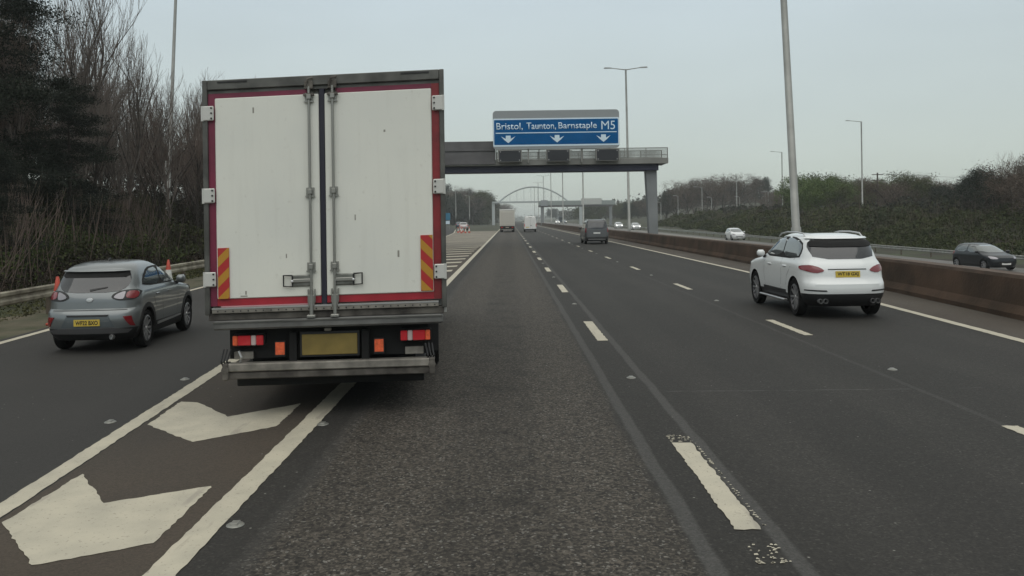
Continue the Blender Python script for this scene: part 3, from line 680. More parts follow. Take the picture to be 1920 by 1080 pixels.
# --- small hatchbacks on the opposite carriageway (they come towards the camera)
hrows = [(.18, .12, 3.65, .78), (.32, .03, 3.76, .83), (.5, 0, 3.8, .85), (.72, .03, 3.76, .855), (.84, .07, 3.55, .85), (.93, .10, 3.15, .83), (.98, .12, 2.98, .81), (1.15, .2, 2.6, .755), (1.32, .32, 2.2, .69), (1.42, .45, 1.9, .61), (1.48, .7, 1.6, .48), (1.495, .9, 1.4, .35)]
def hatch(label, x, y, paint, lit, rz=PI, kind='hatchback_car', group=None, sc=1, z=None):
    o, s_ = simple_car(kind, label, (x, y, (zo(y) if z is None else z)+.008), rz, hrows, paint, (.62, 3.05), .31, [(-.56, 1.38), (.56, 1.38), (.68, 1.05), (-.68, 1.05)], [(-.56, 1.40), (.56, 1.40), (.74, 1.0), (-.74, 1.0)],
        [[(.55, 1.02), (.62, 1.25), (.95, 1.38), (1.5, 1.42), (1.5, 1.0)], [(1.57, 1.0), (1.57, 1.42), (2.05, 1.36), (2.75, 1.02)]], [(.66, .80), (.66, 1.0), (.80, 1.0), (.84, .80)], [(.42, .66), (.50, .76), (.72, .84), (.80, .78), (.74, .64)], lit, Dr=.5, Df=.7, mir=(2.6, .98), fp=.34, group=group, scale=sc)
    s_.patch('grille', [(-.42, .50), (.42, .50), (.34, .36), (-.34, .36)], 'front', M_black, o, off=.008); return o
P_blk = mat('paint_black', (.008, .010, .013), .3, 0, coat=.35, spec=.3)
hatch('small black hatchback heading the other way, at the right edge beyond the brown wall', 28.9, 51.0, P_blk, False, R(184), sc=1.06)
P_w2 = mat('paint_white_far', (.62, .63, .63), .35, 0, coat=.6)
hatch('white hatchback on the opposite carriageway, beyond the front of the white SUV', 31.0, 112, P_w2, False, R(180), sc=1.1)
GO = 'oncoming cars with lit headlights'
hatch('white oncoming car with lit headlights, nearest left of the gantry leg', 31.2, 200, P_w2, True, group=GO, sc=1.15)
hatch('white oncoming car with lit headlights, just right of the dark people carrier', 30.4, 225, P_w2, True, group=GO, sc=1.15)
P_blue = mat('paint_blue', (.03, .055, .08), .3, .3, coat=.8)
hatch('dark far-off oncoming car under the second gantry', 27.0, 395, P_blue, True, group=GO, sc=1.2)
hatch('white far-off oncoming car under the second gantry, beside a dark one', 23.2, 388, P_w2, True, group=GO, sc=1.2)
P_red = mat('paint_red', (.25, .02, .02), .3, .1, coat=.8)
hatch('distant red and silver hatchback on the slip road behind the far cones', -9.9, 172, mat('paint_silver', (.40, .38, .37), .35, .4, coat=.6), False, R(2), z=0, sc=1.1)
hatch('distant dark hatchback ahead of the silver one on the slip road', -13.5, 215, P_blue, False, R(4), z=0, sc=1.1)

# --- the lorry in front -------------------------------------------------
def door_paint():
    g = NT('lorry_door_white')
    c = g.mix(g.rng(g.noise(.9, 4), .35, .65), (.70, .70, .635), (.645, .65, .60))
    c = g.mix(g.math('MULTIPLY', g.rng(g.noise(2.2, 5, stretch=(7, 7, .45)), .52, .75), .12), c, (.42, .40, .34))
    c = g.mix(g.math('MULTIPLY', g.rng(g.noise(23, 5), .64, .72), .22), c, (.38, .35, .30))
    g.t.links.new(c, g.b.inputs['Base Color']); g.b.inputs['Roughness'].default_value = .5; g.b.inputs['Coat Weight'].default_value = .15
    return g.m
M_door = door_paint()
M_frame = mat('lorry_frame_grey', (.085, .085, .078), .5, .3, noise=(5, .35))
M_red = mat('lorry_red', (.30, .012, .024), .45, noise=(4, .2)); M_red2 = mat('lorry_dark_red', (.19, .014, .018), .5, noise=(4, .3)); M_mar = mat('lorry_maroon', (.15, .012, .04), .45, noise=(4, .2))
M_blue = mat('seal_rubber', (.013, .013, .026), .6)
M_alu = mat('dull_aluminium', (.22, .205, .18), .55, .3, noise=(7, .35)); M_zinc = mat('zinc_rod', (.27, .27, .25), .4, .6)
M_grime = mat('grimy_steel', (.10, .092, .080), .75, .2, noise=(5, .45, (.06, .05, .045)))
M_sill = mat('grey_sill', (.115, .115, .11), .65, .1, noise=(4, .3))
M_hin = mat('hinge_plate', (.52, .52, .49), .45, .1)
M_yel = mat('board_yellow', (.42, .21, .02), .5); M_brd = mat('board_red', (.38, .02, .02), .5)
M_or = mat('reflector_orange', (.75, .13, .05), .3, noise=(30, .2))
M_plq = mat('plate_olive', (.20, .145, .036), .6, noise=(6, .15))
lor = tag(empty('box_lorry', (-1.935, 8.475, 0), R(5.1)), 'white-doored box lorry with a red rear frame, straddling the chevrons ahead', 'lorry')
ROLL = Matrix.Identity(4)
L_ = []
def lp(mb, name, m, parent=None, smooth=None):
    o = mb.build(name, m, parent or lor, smooth)
    if parent is None: o.matrix_local = Matrix.Translation((0, 0, .0)) @ ROLL
    return o
H2 = 1.255; ZB = .96; ZT = 3.615
mb = MB()
mb.box(-H2, H2, .09, 7.0, 1.06, ZT)
lp(mb, 'body', mat('lorry_side_white', (.50, .50, .48), .5, noise=(1, .08)))
mb = MB().mark(0)
mb.box(-H2-.002, -1.205, -.03, .10, 1.12, ZT+.004, bev=.006); mb.box(1.205, H2+.002, -.03, .10, 1.12, ZT+.004, bev=.006)
mb.box(-1.205, 1.205, -.03, .10, 3.515, ZT+.003, bev=.006); mb.box(-1.205, 1.205, .0, .085, 3.478, 3.514)
fr = lp(mb, 'rear_frame', M_frame)
mb = MB()
for x0, x1 in ((-1.10, -.80), (.80, 1.10)): mb.box(x0, x1, -.038, -.029, 3.585, 3.600)
mb.build('marker_lamp', M_black, fr)
# red surround
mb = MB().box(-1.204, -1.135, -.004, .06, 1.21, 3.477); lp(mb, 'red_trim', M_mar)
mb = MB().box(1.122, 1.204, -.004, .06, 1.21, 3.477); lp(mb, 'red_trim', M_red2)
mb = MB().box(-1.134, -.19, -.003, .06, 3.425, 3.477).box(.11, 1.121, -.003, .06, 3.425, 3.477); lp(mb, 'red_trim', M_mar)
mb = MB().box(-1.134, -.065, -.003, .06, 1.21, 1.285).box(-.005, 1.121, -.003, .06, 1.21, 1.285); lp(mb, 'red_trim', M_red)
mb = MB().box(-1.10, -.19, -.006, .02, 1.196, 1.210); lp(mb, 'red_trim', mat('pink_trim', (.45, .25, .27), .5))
lp(B(-.064, -.006, -.006, .06, 1.16, 3.48, bev=.006), 'door_seal', M_blue)
for sg, x0, x1 in ((-1, -1.133, -.066), (1, -.004, 1.120)):
    d = lp(B(x0, x1, -.018, .05, 1.287, 3.424, bev=.008), 'door', M_door)
    rx = -.162 if sg < 0 else .082
    MB().tube([(rx, -.05, 3.50), (rx, -.05, 1.12)], .0140, 10).build('locking_rod', M_zinc, d, 60)
    for z in (3.39, 2.39, 1.60):     # rod keepers
        MB().box(rx-.042, rx+.042, -.036, -.018, z-.045, z+.045, bev=.004).box(rx-.024, rx+.024, -.075, -.035, z-.028, z+.028, bev=.006).box(rx-.05, rx+.05, -.048, -.030, z-.056, z-.042).build('rod_keeper', M_zinc, d)
    mb = MB(); mb.box(rx-.045, rx+.045, -.06, -.031, 3.47, 3.56, bev=.008); mb.box(rx-.055, rx+.055, -.07, -.031, 3.40, 3.425); mb.tube([(rx-.03, -.055, 3.50), (rx-.01, -.075, 3.575), (rx+.045, -.06, 3.59)], .012, 6)
    mb.build('cam_lock', M_grime, d)
    mb = MB(); mb.box(rx-.032, rx+.032, -.070, -.030, 1.18, 1.30, bev=.006); mb.tube([(rx, -.06, 1.30), (rx+.002, -.072, 1.09)], .02, 8); mb.box(rx-.045, rx+.045, -.10, -.03, 1.062, 1.095, bev=.008); mb.box(rx-.04, rx-.028, -.05, -.02, 1.22, 1.36); mb.box(rx+.028, rx+.04, -.05, -.02, 1.22, 1.36)
    mb.build('cam_lock', M_zinc, d)
    # handle: recessed dish, lever and black loop
    hx0, hx1 = (rx-.205, rx+.01) if sg < 0 else (rx-.01, rx+.205)
    h = B(hx0, hx1, -.042, -.017, 1.392, 1.515, bev=.012).build('handle', mat('handle_dish', (.17, .175, .16), .4, .5, noise=(9, .3)), d)
    mb = MB(); mb.box(hx0+.01, hx1-.01, -.060, -.043, 1.435, 1.475, bev=.008); mb.build('lever', M_zinc, h)
    ex0, ex1 = (rx-.285, rx-.195) if sg < 0 else (rx+.195, rx+.285)
    MB().tube([((ex1 if sg < 0 else ex0), -.045, 1.51), ((ex0 if sg < 0 else ex1), -.05, 1.515), ((ex0 if sg < 0 else ex1), -.05, 1.40), ((ex1 if sg < 0 else ex0), -.045, 1.395), ((ex1 if sg < 0 else ex0), -.045, 1.505)], .0095, 6).build('hand_loop', M_black, h)
    MB().lathe([(0, -.075), (.014, -.07), (.014, -.045)], ((ex1 if sg < 0 else ex0), 0, 1.45), 1, 10).build('catch', M_silver, h)
for sg, xc in ((-1, -1.195), (1, 1.185)):
    for z in (3.265, 2.39, 1.50):
        h = lp(B(xc-.058, xc+.058, -.052, -.031, z-.078, z+.078, bev=.014), 'hinge', M_hin)
        mb = MB(); 
        for dz in (-.055, 0, .055): mb.lathe([(0, -.064), (.010, -.060), (.010, -.05)], (xc-sg*.035, 0, z+dz), 1, 8)
        mb.build('bolt', M_black, h); MB().tube([(xc+sg*.058, -.035, z-.08), (xc+sg*.058, -.035, z+.08)], .017, 8).build('hinge_barrel', M_hin, h)
# hazard boards, stripes as pieces
def board(x0, x1, z0, z1, sg):
    b = lp(B(x0, x1, -.030, -.0185, z0, z1), 'hazard_board', M_brd); w = x1-x0
    z = z0-w*1.0+.02
    while z < z1:
        poly = [(x0, z+(0 if sg > 0 else w*1.0)), (x1, z+(w*1.0 if sg > 0 else 0)), (x1, z+(w*1.0 if sg > 0 else 0)+.105), (x0, z+(0 if sg > 0 else w*1.0)+.105)]
        bm = bmesh.new(); f = bm.faces.new([bm.verts.new((a, -.0315, c)) for a, c in poly])
        for co, no in (((0, 0, z1-.002), (0, 0, 1)), ((0, 0, z0+.002), (0, 0, -1))):
            bmesh.ops.bisect_plane(bm, geom=bm.verts[:]+bm.edges[:]+bm.faces[:], plane_co=co, plane_no=no, clear_outer=True)
        if bm.faces:
            me = bpy.data.meshes.new('stripe'); bm.to_mesh(me); link('stripe', me, M_yel, b)
        bm.free(); z += .215
board(-1.120, -1.005, 1.288, 1.83, 1); board(.985, 1.115, 1.30, 1.885, -1)
# sill: riveted bar, grey lower member
s1 = lp(B(-1.18, 1.17, -.055, .06, 1.135, 1.195, bev=.006), 'riveted_bar', M_alu)
mb = MB()
for i in range(30): mb.lathe([(0, -.063), (.008, -.060), (.008, -.054)], (-1.12+i*.0775, 0, 1.158), 1, 6)
mb.build('rivet', M_black, s1)['kind'] = 'stuff'
lp(B(-1.18, 1.17, -.060, -.045, 1.180, 1.197), 'riveted_bar', M_silver)
lp(B(-1.225, 1.225, -.02, .09, 1.058, 1.133, bev=.006), 'rear_sill', M_grime)
lp(B(-1.165, 1.215, -.10, .09, .962, 1.057, bev=.02), 'rear_sill', M_sill)
mb = MB(); mb.box(-1.16, 1.21, -.108, -.099, 1.035, 1.05); lp(mb, 'edge_strip', M_frame)
# lights
for sg, x0, x1 in ((-1, -1.005, -.665), (1, .745, 1.085)):
    lu = lp(B(x0, x1, .03, .16, .765, .895, bev=.015), 'rear_light', M_under)
    a = x0 if sg < 0 else x1; s_ = 1 if sg < 0 else -1
    def seg_(u0, u1, m, n): 
        p, q = sorted((a+s_*u0, a+s_*u1)); B(p, q, .012, .032, .778, .884, bev=.008).build(n, m, lu)
    seg_(.012, .062, M_or, 'indicator_lens'); seg_(.064, .198, M_tail2, 'red_lens'); seg_(.2, .252, mat('white_lens', (.55, .45, .43), .25), 'white_lens'); seg_(.254, .328, M_tail2, 'red_lens')
for x in (-.51, .528):
    r_ = lp(B(x-.056, x+.056, .04, .06, .645, .81, bev=.004), 'reflector_bracket', M_black)
    B(x-.048, x+.048, .03, .041, .665, .80, bev=.005).build('reflector', M_or, r_)
np_ = lp(B(-.28, .30, .02, .035, .655, .875, bev=.006), 'number_plate', M_plq)
lp(B(-.30, .32, .036, .05, .635, .90), 'plate_holder', M_black)
pl = lp(B(-.045, .03, .015, .05, .905, .94, bev=.008), 'plate_lamp', M_alu)
# underrun bumper
ub = lp(B(-1.045, 1.09, -.02, .10, .505, .592, bev=.012), 'underrun_bumper', M_alu)
lp(B(-1.09, 1.10, .0, .10, .425, .497, bev=.01), 'underrun_bumper', M_grime)
for sg in (-1, 1):
    x = 1.09 if sg > 0 else -1.06
    mb = MB().box(x-.03, x+.03, -.04, .12, .42, .60, bev=.012); mb.lathe([(.0, -.05), (.04, -.045), (.04, -.03)], (x-sg*.0, 0, .53), 1, 8); lp(mb, 'bumper_end', M_grime)
    a, b = sorted((sg*.80, sg*1.0)); lp(B(a, b, .10, .14, .62, .70, bev=.006), 'step_plate', M_alu)
    a, b = sorted((sg*.36, sg*.40)); lp(B(a-.02, b+.02, .06, .14, .56, .90, bev=.006), 'bumper_bracket', M_under)
    for q in range(3):
        lp(MB().tube([(sg*(1.02+q*.035), .05, .74), (sg*(1.05+q*.03), .0, .62), (sg*(1.04+q*.02), .06, .50)], .010, 6), 'cable', M_black)
lp(B(-1.05, 1.05, .14, .20, .62, .955), 'cross_member', M_under); lp(B(-.50, -.38, .2, 7.2, .62, 1.05), 'chassis_rail', M_under); lp(B(.38, .50, .2, 7.2, .62, 1.05), 'chassis_rail', M_under)
lp(MB().tube([(-.93, .02, .72), (-.9, .0, .66), (-.92, .03, .60)], .012, 6), 'cable', M_silver)
# axles, cab
for y in (3.0, 7.9):
    for sg in (-1, 1):
        w_ = wheel(lor, sg*1.03 if y > 3.5 else sg*.90, y, .48, .30 if y > 3.5 else .52, sg, M_rimd, 8); 
lp(B(-1.16, -.64, 2.3, 3.7, .99, 1.05), 'mudguard', M_black); lp(B(.64, 1.16, 2.3, 3.7, .99, 1.05), 'mudguard', M_black)
lp(B(-.9, .9, .5, 6.6, .50, .62), 'added_shade_box', M_under)  # unseen slab added under the lorry to darken the road beneath
for sg in (-1, 1): lp(B(*sorted((sg*.64, sg*1.16)), 2.30, 2.33, .30, 1.0), 'mudflap', M_black); lp(B(*sorted((sg*1.05, sg*1.12)), 3.9, 6.8, .5, .95), 'side_guard', M_alu)
cb = lp(MB().prism([(7.15, .75), (9.0, .55), (9.15, .8), (9.1, 1.6), (8.85, 2.75), (8.6, 3.0), (7.15, 3.05)], 0, -1.2, 1.2), 'cab', mat('cab_white', (.6, .6, .6), .3, coat=.6))
MB().add([(-1.1, 9.107, 1.65), (1.1, 9.107, 1.65), (1.05, 8.875, 2.7), (-1.05, 8.875, 2.7)], [(0, 1, 2, 3)]).build('windscreen', M_glass, cb)
for sg in (-1, 1):
    MB().prism([(7.9, 1.65), (8.95, 1.65), (8.75, 2.5), (7.9, 2.55)], 0, sg*1.2, sg*1.206).build('cab_window', M_glass, cb)
    B(*sorted((sg*1.1, sg*1.2)), 8.7, 8.85, 1.9, 2.4, bev=.02).build('mirror', M_black, cb)

# folded tail-lift platform behind the bumper, set low to deepen the shade beneath
lp(B(-1.00, 1.00, .21, 2.0, .31, .50, bev=.01), 'folded_tail_lift', M_under)
for x, z, w_, h_ in ((-.74, 3.28, .008, .03), (.62, 3.0, .01, .012), (.75, 1.70, .010, .035), (-.42, 1.72, .006, .022), (-.86, 1.31, .035, .006), (-.84, 1.345, .008, .02), (.30, 2.1, .006, .03)):
    lp(B(x-w_, x+w_, -.0195, -.0175, z-h_, z+h_), 'scuff', mat('scuff_mark', (.26, .25, .22), .8), parent=None)
# body meshes skewed to imitate lens distortion, more towards the roof
done = set()
for o in lor.children_recursive:
    if o.type == 'MESH' and o.name.split('.')[0] not in ('wheel', 'rim') and o.data.name not in done:
        done.add(o.data.name)
        for v in o.data.vertices:
            t_ = min(1, max(0, (v.co.z-.5)/3.1)); v.co.z += v.co.x*(.000+.052*t_)
# --- distant lorry
fl = tag(empty('box_lorry', (-.36, 133, 0)), 'distant pale box lorry in the left lane, far ahead left of the white van', 'lorry')
B(-1.26, 1.26, 0, 9, 1.0, 3.62, bev=.05).build('body', mat('far_box', (.50, .48, .43), .6, noise=(1, .1)), fl)
B(-1.10, 1.10, -.02, .0, 1.12, 3.3).build('rear_door', mat('far_door', (.44, .42, .375), .6), fl); B(-1.27, 1.27, -.03, 2.5, 3.62, 3.80, bev=.04).build('roof_cap', P_van, fl)
B(-1.2, 1.2, .1, 9, .45, .98).build('chassis', M_under, fl); B(-1.0, 1.0, .0, .1, .38, .5).build('underrun_bumper', M_alu, fl); B(-.28, .28, -.01, .05, .72, .85).build('number_plate', mat('far_plate', (.4, .35, .3), .5), fl)
for sg in (-1, 1): B(*sorted((sg*.75, sg*1.0)), -.01, .08, .72, .86).build('tail_light', M_tail2, fl)
B(-1.2, 1.2, 9.3, 11.2, .6, 3.0, bev=.1).build('cab', P_van, fl)
for y in (2.4, 10.2):
    for sg in (-1, 1): wheel(fl, sg*.98, y, .48, .45, sg, M_rimd, 6)
# --- far-off coach on the other side
fc = tag(empty('coach', (29.5, 470, 0), PI), 'tiny dark coach with white front, farthest vehicle under the second gantry', 'coach')
B(-1.25, 1.25, 0, 11, .4, 3.3, bev=.15).build('body', P_blue, fc); B(-1.1, 1.1, 11.0, 11.03, 1.4, 2.9).build('windscreen', M_glass, fc)
for sg in (-1, 1): B(*sorted((sg*.8, sg*1.1)), 11.0, 11.05, .6, .85).build('headlight', M_lit, fc)
for y in (2.4, 9):
    for sg in (-1, 1): wheel(fc, sg*1.05, y, .48, .35, sg, M_rimd, 6)

# ------------------------------------------------------------------ overhead gantry
GY = 66
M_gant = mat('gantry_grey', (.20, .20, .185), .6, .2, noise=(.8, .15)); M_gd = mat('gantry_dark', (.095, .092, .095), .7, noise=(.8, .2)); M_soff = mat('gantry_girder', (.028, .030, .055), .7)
M_gleg = mat('gantry_leg', (.19, .20, .205), .6, noise=(.6, .12))
M_sblue = mat('sign_blue', (.0, .085, .25), .9, spec=.1, noise=(1, .06)); M_swh = mat('sign_white', (.60, .72, .80), .5); M_sback = mat('sign_backing', (.25, .27, .28), .6)
ga = tag(empty('motorway_gantry', (0, GY, 0)), 'grey sign gantry over the carriageway carrying the blue M5 direction sign', 'gantry')
def gz(y, dx=0): return 2.06-(y-412+.014*dx)/22.73
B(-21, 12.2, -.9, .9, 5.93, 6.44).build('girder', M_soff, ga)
B(-21.3, 12.92, -1.3, -1.2, 6.44, 6.92, bev=.02).build('fascia', M_gant, ga); B(-21.3, 12.92, 1.2, 1.3, 6.44, 6.92).build('fascia', M_gant, ga)
MB().prism([(12.83, 6.445), (12.95, 6.60), (12.95, 6.92), (12.85, 6.92)], 1, -1.2, 1.2).build('end_plate', M_gant, ga)
B(-21.3, 12.8, -1.19, 1.19, 6.50, 6.60).build('walkway', M_gd, ga)
B(-21.3, -1.05, -1.42, -1.31, 6.55, 8.42, bev=.02).build('parapet_panel', M_gd, ga)
B(-21.3, -1.05, -1.46, -1.421, 7.60, 7.66).build('panel_joint', M_black, ga)
M_net = mat('railing_mesh', (.17, .175, .16), .7, .2)
for yy_ in (-1.25, 1.25):
    mb = MB()
    for z in (7.72, 7.16): mb.box(-1.0, 12.9, yy_-.03, yy_+.03, z-.03, z+.03)
    mb.build('handrail', M_gant, ga)
    po = None
    for i in range(9):
        x = -1.0+i*1.735
        if po is None: po = B(-.03, .03, -.03, .03, 6.9, 7.75).build('rail_post', M_gant, ga); po.location = (x, yy_+.002, 0)
        else: q = po.copy(); COL.objects.link(q); q.parent = ga; q.location = (x, yy_+.002, 0)
    mb = MB()
    for i in range(174): x = -1.0+i*.08; mb.box(x-.011, x+.011, yy_-.01, yy_+.01, 6.92, 7.70)
    for i in range(8): z = 6.99+i*.09; mb.box(-1.0, 12.85, yy_-.008, yy_+.008, z-.010, z+.010)
    mb.build('mesh_infill', M_net, ga)['kind'] = 'stuff'
# legs taper towards the foot
for x0, x1, x2, x3 in ((11.25, 12.13, 11.55, 12.2), (-19.6, -18.7, -19.5, -18.9)):
    m = MB().add([(x0, -.5, 5.93), (x1, -.5, 5.93), (x1, .5, 5.93), (x0, .5, 5.93), (x2, -.4, -1), (x3, -.4, -1), (x3, .4, -1), (x2, .4, -1)], [(0, 1, 2, 3), (7, 6, 5, 4), (0, 4, 5, 1), (1, 5, 6, 2), (2, 6, 7, 3), (3, 7, 4, 0)])
    m.build('leg', M_gleg, ga)
# the sign
sx0, sx1 = -1.22, 8.92; z0, z1 = 7.72, 10.80
def rrect(x0, x1, z0, z1, r, n=5):
    o = []
    for cx, cz, a in ((x1-r, z1-r, 0), (x0+r, z1-r, 90), (x0+r, z0+r, 180), (x1-r, z0+r, 270)):
        o += [(cx+r*math.cos(R(a+90*k/n)), cz+r*math.sin(R(a+90*k/n))) for k in range(n+1)]
    return o
sg_ = MB().prism(rrect(sx0, sx1, z0, z1, .28), 1, -1.85, -1.72).build('direction_sign', M_sback, ga)
MB().prism(rrect(sx0+.02, sx1-.02, 7.93, 10.17, .08), 1, -1.865, -1.851).build('white_border', M_swh, sg_)
MB().prism(rrect(sx0+.10, sx1-.10, 8.06, 10.06, .06), 1, -1.875, -1.866).build('blue_panel', M_sblue, sg_)
B(sx0+.22, sx1-.22, -1.884, -1.876, 8.97, 9.04).build('divider_line', M_swh, sg_)
for tx, x0, w, z, h in (('Bristol,', -.94, 2.12, 9.20, .62), ('Taunton,', 1.48, 2.36, 9.20, .62), ('Barnstaple', 4.04, 3.08, 9.15, .66), ('M5', 7.48, 1.10, 9.20, .68)):
    me = text_mesh(tx, w, h, .010, 0 if tx == 'M5' else .006); o = link('lettering', me, M_swh, sg_); o.location = (x0, -1.876, z)
def arrow(xc):
    p = [(-.19, .56), (.19, .56), (.20, .30), (.58, .50), (.30, .20), (0, -.04), (-.30, .20), (-.58, .50), (-.20, .30)]
    return MB().prism([(xc+a, 8.24+b) for a, b in p], 1, -1.886, -1.876).build('arrow', M_swh, sg_)
for xc in (0, 3.92, 7.64): arrow(xc)
for x in (sx0+.8, 1.6, 5.9, sx1-.8): B(x-.06, x+.06, -1.71, -1.31, 6.6, 10.6).build('sign_bracket', M_gant, ga)
M_scr = mat('signal_face', (.010, .011, .016), .4)
for xc in (.12, 3.99, 7.95):
    s = B(xc-.95, xc+.95, -1.92, -1.43, 6.66, 7.66, bev=.03).build('matrix_signal', M_gant, ga)
    B(xc-.87, xc+.87, -1.93, -1.915, 6.72, 7.60).build('screen', M_scr, s)
    mb = MB()
    for dx in (-.76, .76):
        for dz in (6.82, 7.50): mb.lathe([(0, -1.955), (.05, -1.95), (.055, -1.93)], (xc+dx, 0, dz), 1, 8)
    mb.build('signal_lamp', mat('lamp_glass', (.25, .25, .25), .3), s)

# second gantry and the arched footbridge, far ahead
G2 = 262
g2 = tag(empty('motorway_gantry', (0, G2, 0)), 'second, far-off sign gantry beyond the vehicles, with a long pale sign on the right', 'gantry')
B(9.6, 34, -.7, .7, 6.0, 6.6).build('girder', M_gd, g2)
B(9.6, 34.6, -.75, -.71, 6.6, 8.0).build('railing', mat('far_mesh', (.24, .27, .26), .7), g2)
B(23.5, 30.2, -1.0, -.76, 6.7, 8.7).build('direction_sign', mat('sign_rear', (.42, .43, .41), .6), g2); B(10.4, 12.6, -1.0, -.76, 6.4, 8.3).build('direction_sign', M_sback, g2)
for x, t in ((10.8, 6.0), (33.2, 6.0)): B(x-.45, x+.45, -.4, .4, -1.2, t).build('leg', M_gleg, g2)
BY = 330
br = tag(empty('footbridge', (0, BY, 0)), 'slender white arched footbridge far ahead over the motorway', 'footbridge')
ap = []
for i in range(33):
    a = -1+2*i/32; ap.append((10+a*15.4+ (0), 0, 8.4+7.1*(1-a*a)))
M_br = mat('bridge_white', (.36, .39, .39), .6)
MB().tube(ap, .33, 8).build('arch', M_br, br, 50)
B(-7, 30, -1.3, 1.3, 8.9, 9.6).build('deck', M_br, br)
mb = MB()
for i in range(3, 30, 2): mb.tube([ap[i], (ap[i][0], 0, 9.6)], .06, 4)
for i, p in enumerate([ap[k] for k in range(3, 30, 3)]): MB().tube([p, (p[0], 0, 9.6)], .07, 5).build('hanger', M_br, br)
for x in (-6.5, 29.5): B(x-.6, x+.6, -.8, .8, -1, 8.9).build('pier', M_br, br)

# ------------------------------------------------------------------ lighting columns
def column(loc, h, label, arms=(-1, 1), reach=1.9, rz=0, group=None, lean=0, box=False, rad=(.16, .085), head=.75):
    r = tag(empty('lighting_column', loc, rz), label, 'street light', group); r.rotation_euler = (0, R(lean), rz)
    MB().tube([(0, 0, -.2), (0, 0, 1.6), (0, 0, 1.62), (0, 0, h)], [rad[0], rad[0], rad[0]*.82, rad[1]], 12).build('pole', M_pole, r, 60)
    for s in arms:
        MB().tube([(0, 0, h-.05), (s*reach*.5, 0, h+.08), (s*(reach-head*.6), 0, h+.14)], [.05, .04, .035], 8).build('arm', M_pole, r, 60)
        c = s*(reach-.25*head)
        MB().add([(c-s*head*.5, -.06, h+.09), (c-s*head*.5, .06, h+.09), (c+s*head*.45, .12, h+.11), (c+s*head*.5, 0, h+.13), (c+s*head*.45, -.12, h+.11), (c-s*head*.5, -.06, h+.19), (c-s*head*.5, .06, h+.19), (c+s*head*.4, .11, h+.22), (c+s*head*.42, 0, h+.23), (c+s*head*.4, -.11, h+.22)],
                 [(0, 1, 2, 3, 4), (5, 9, 8, 7, 6), (0, 5, 6, 1), (1, 6, 7, 2), (2, 7, 8, 3), (3, 8, 9, 4), (4, 9, 5, 0)]).build('lantern', M_lant, r)
    if box: B(-.33, -.17, -.06, .06, 4.05, 5.0, bev=.01).build('sign_plate', M_pw, r)
    else: B(-.04, .04, -rad[0]-.004, -rad[0]+.03, .4, 1.0).build('access_door', M_pole, r)
    return r
GM = 'twin-armed lighting columns along the central reservation'
column((11.42, 31.7, 0), 16.2, 'tall grey lighting column in the central reservation, directly behind the white SUV', group=GM, lean=-2.3, rad=(.19, .11))
column((11.4, 76, 0), 16.2, 'twin-armed lighting column right of the blue sign, behind the gantry', group=GM, lean=-.5)
for i, y in enumerate((122, 168, 215, 262, 309, 356)):
    column((11.3, y, 0), 16.2, ('twin-armed lighting column seen under the gantry beam, first one beyond it to the left' if i == 0 else 'twin-armed lighting column receding along the central reservation under the gantry beam'), group=GM)
column((-22.3, 52, 1.2), 16.1, 'tall lighting column at the wood edge on the left, beside the lorry', arms=(1,), reach=2.2, lean=3.0, box=True, rad=(.17, .09))
GR = 'single-armed lighting columns beyond the opposite carriageway'
for x, y, h, lb in ((53.0, 120, 15.2, 'tall single-armed lighting column above the scrub, right of the white SUV roof'), (56.4, 165, 14.4, 'single-armed lighting column just left of the white SUV roof'), (66.6, 234, 12.8, 'thin single-armed lighting column left of the one near the white SUV'),
                    (55, 228, 9.6, 'shorter lighting column right of the gantry leg, in front of the domed trees')):
    column((x, y, terrain(x, y)-.3), h, lb, arms=(-1,), reach=2.2, group=GR, rad=(.14, .10))
for x, y, h in ((47.5, 225, 7), (62, 245, 6.5), (72, 250, 6), (81, 250, 6.2), (84, 262, 6), (44, 232, 5.5)):
    column((x, y, terrain(x, y)), h, 'small pale street light on the far grass bank below the domed trees', arms=(-1,), reach=1.2, group='small street lights on the far bank', rad=(.11, .08), head=1.1)
column((-14.5, 292, 2.5), 8.5, 'thin street light beside the far slip road, left of the distant lorry', arms=(-1,), reach=1.5, rad=(.14, .1), group='street lights along the far slip road')
column((-19, 285, 3), 9.5, 'street light behind the edge of the white lorry, far along the slip road', arms=(1,), reach=1.5, rad=(.14, .1), group='street lights along the far slip road')
# telegraph pole
tp = tag(empty('telegraph_pole', (59, 128, terrain(59, 128))), 'wooden utility pole with two cross-arms just right of the tall column', 'utility pole')
M_tp = mat('utility_wood', (.07, .06, .05), .9)
MB().tube([(0, 0, -.3), (0, 0, 7.6)], [.17, .12], 8).build('pole', M_tp, tp)
for z in (7.3, 6.4): B(-.9, .9, -.08, .08, z-.06, z+.06).build('cross_arm', M_tp, tp)
MB().tube([(59.8, 128, terrain(59, 128)+7.4), (75, 131, terrain(59, 128)+6.7), (95, 135, terrain(59, 128)+7.3)], .02, 4).build('power_line', M_black, None)
tag(bpy.data.objects['power_line'], 'thin black overhead wire running right from the utility pole', 'cable')
# advance sign on the slip road
sp = tag(empty('road_sign', (-15.2, 196, 0)), 'small blue road sign at the far slip road, by the edge of the lorry', 'road sign')
B(-.75, .75, -.03, 0, 2.2, 3.9, bev=.02).build('sign_panel', mat('sign_teal', (.01, .14, .24), .5), sp)
for x in (-.5, .5): MB().tube([(x, .03, 0), (x, .03, 3.9)], .05, 8).build('post', M_pole, sp)
B(-.6, .6, -.04, -.01, 1.2, 2.0).build('supplementary_plate', M_swh, sp)

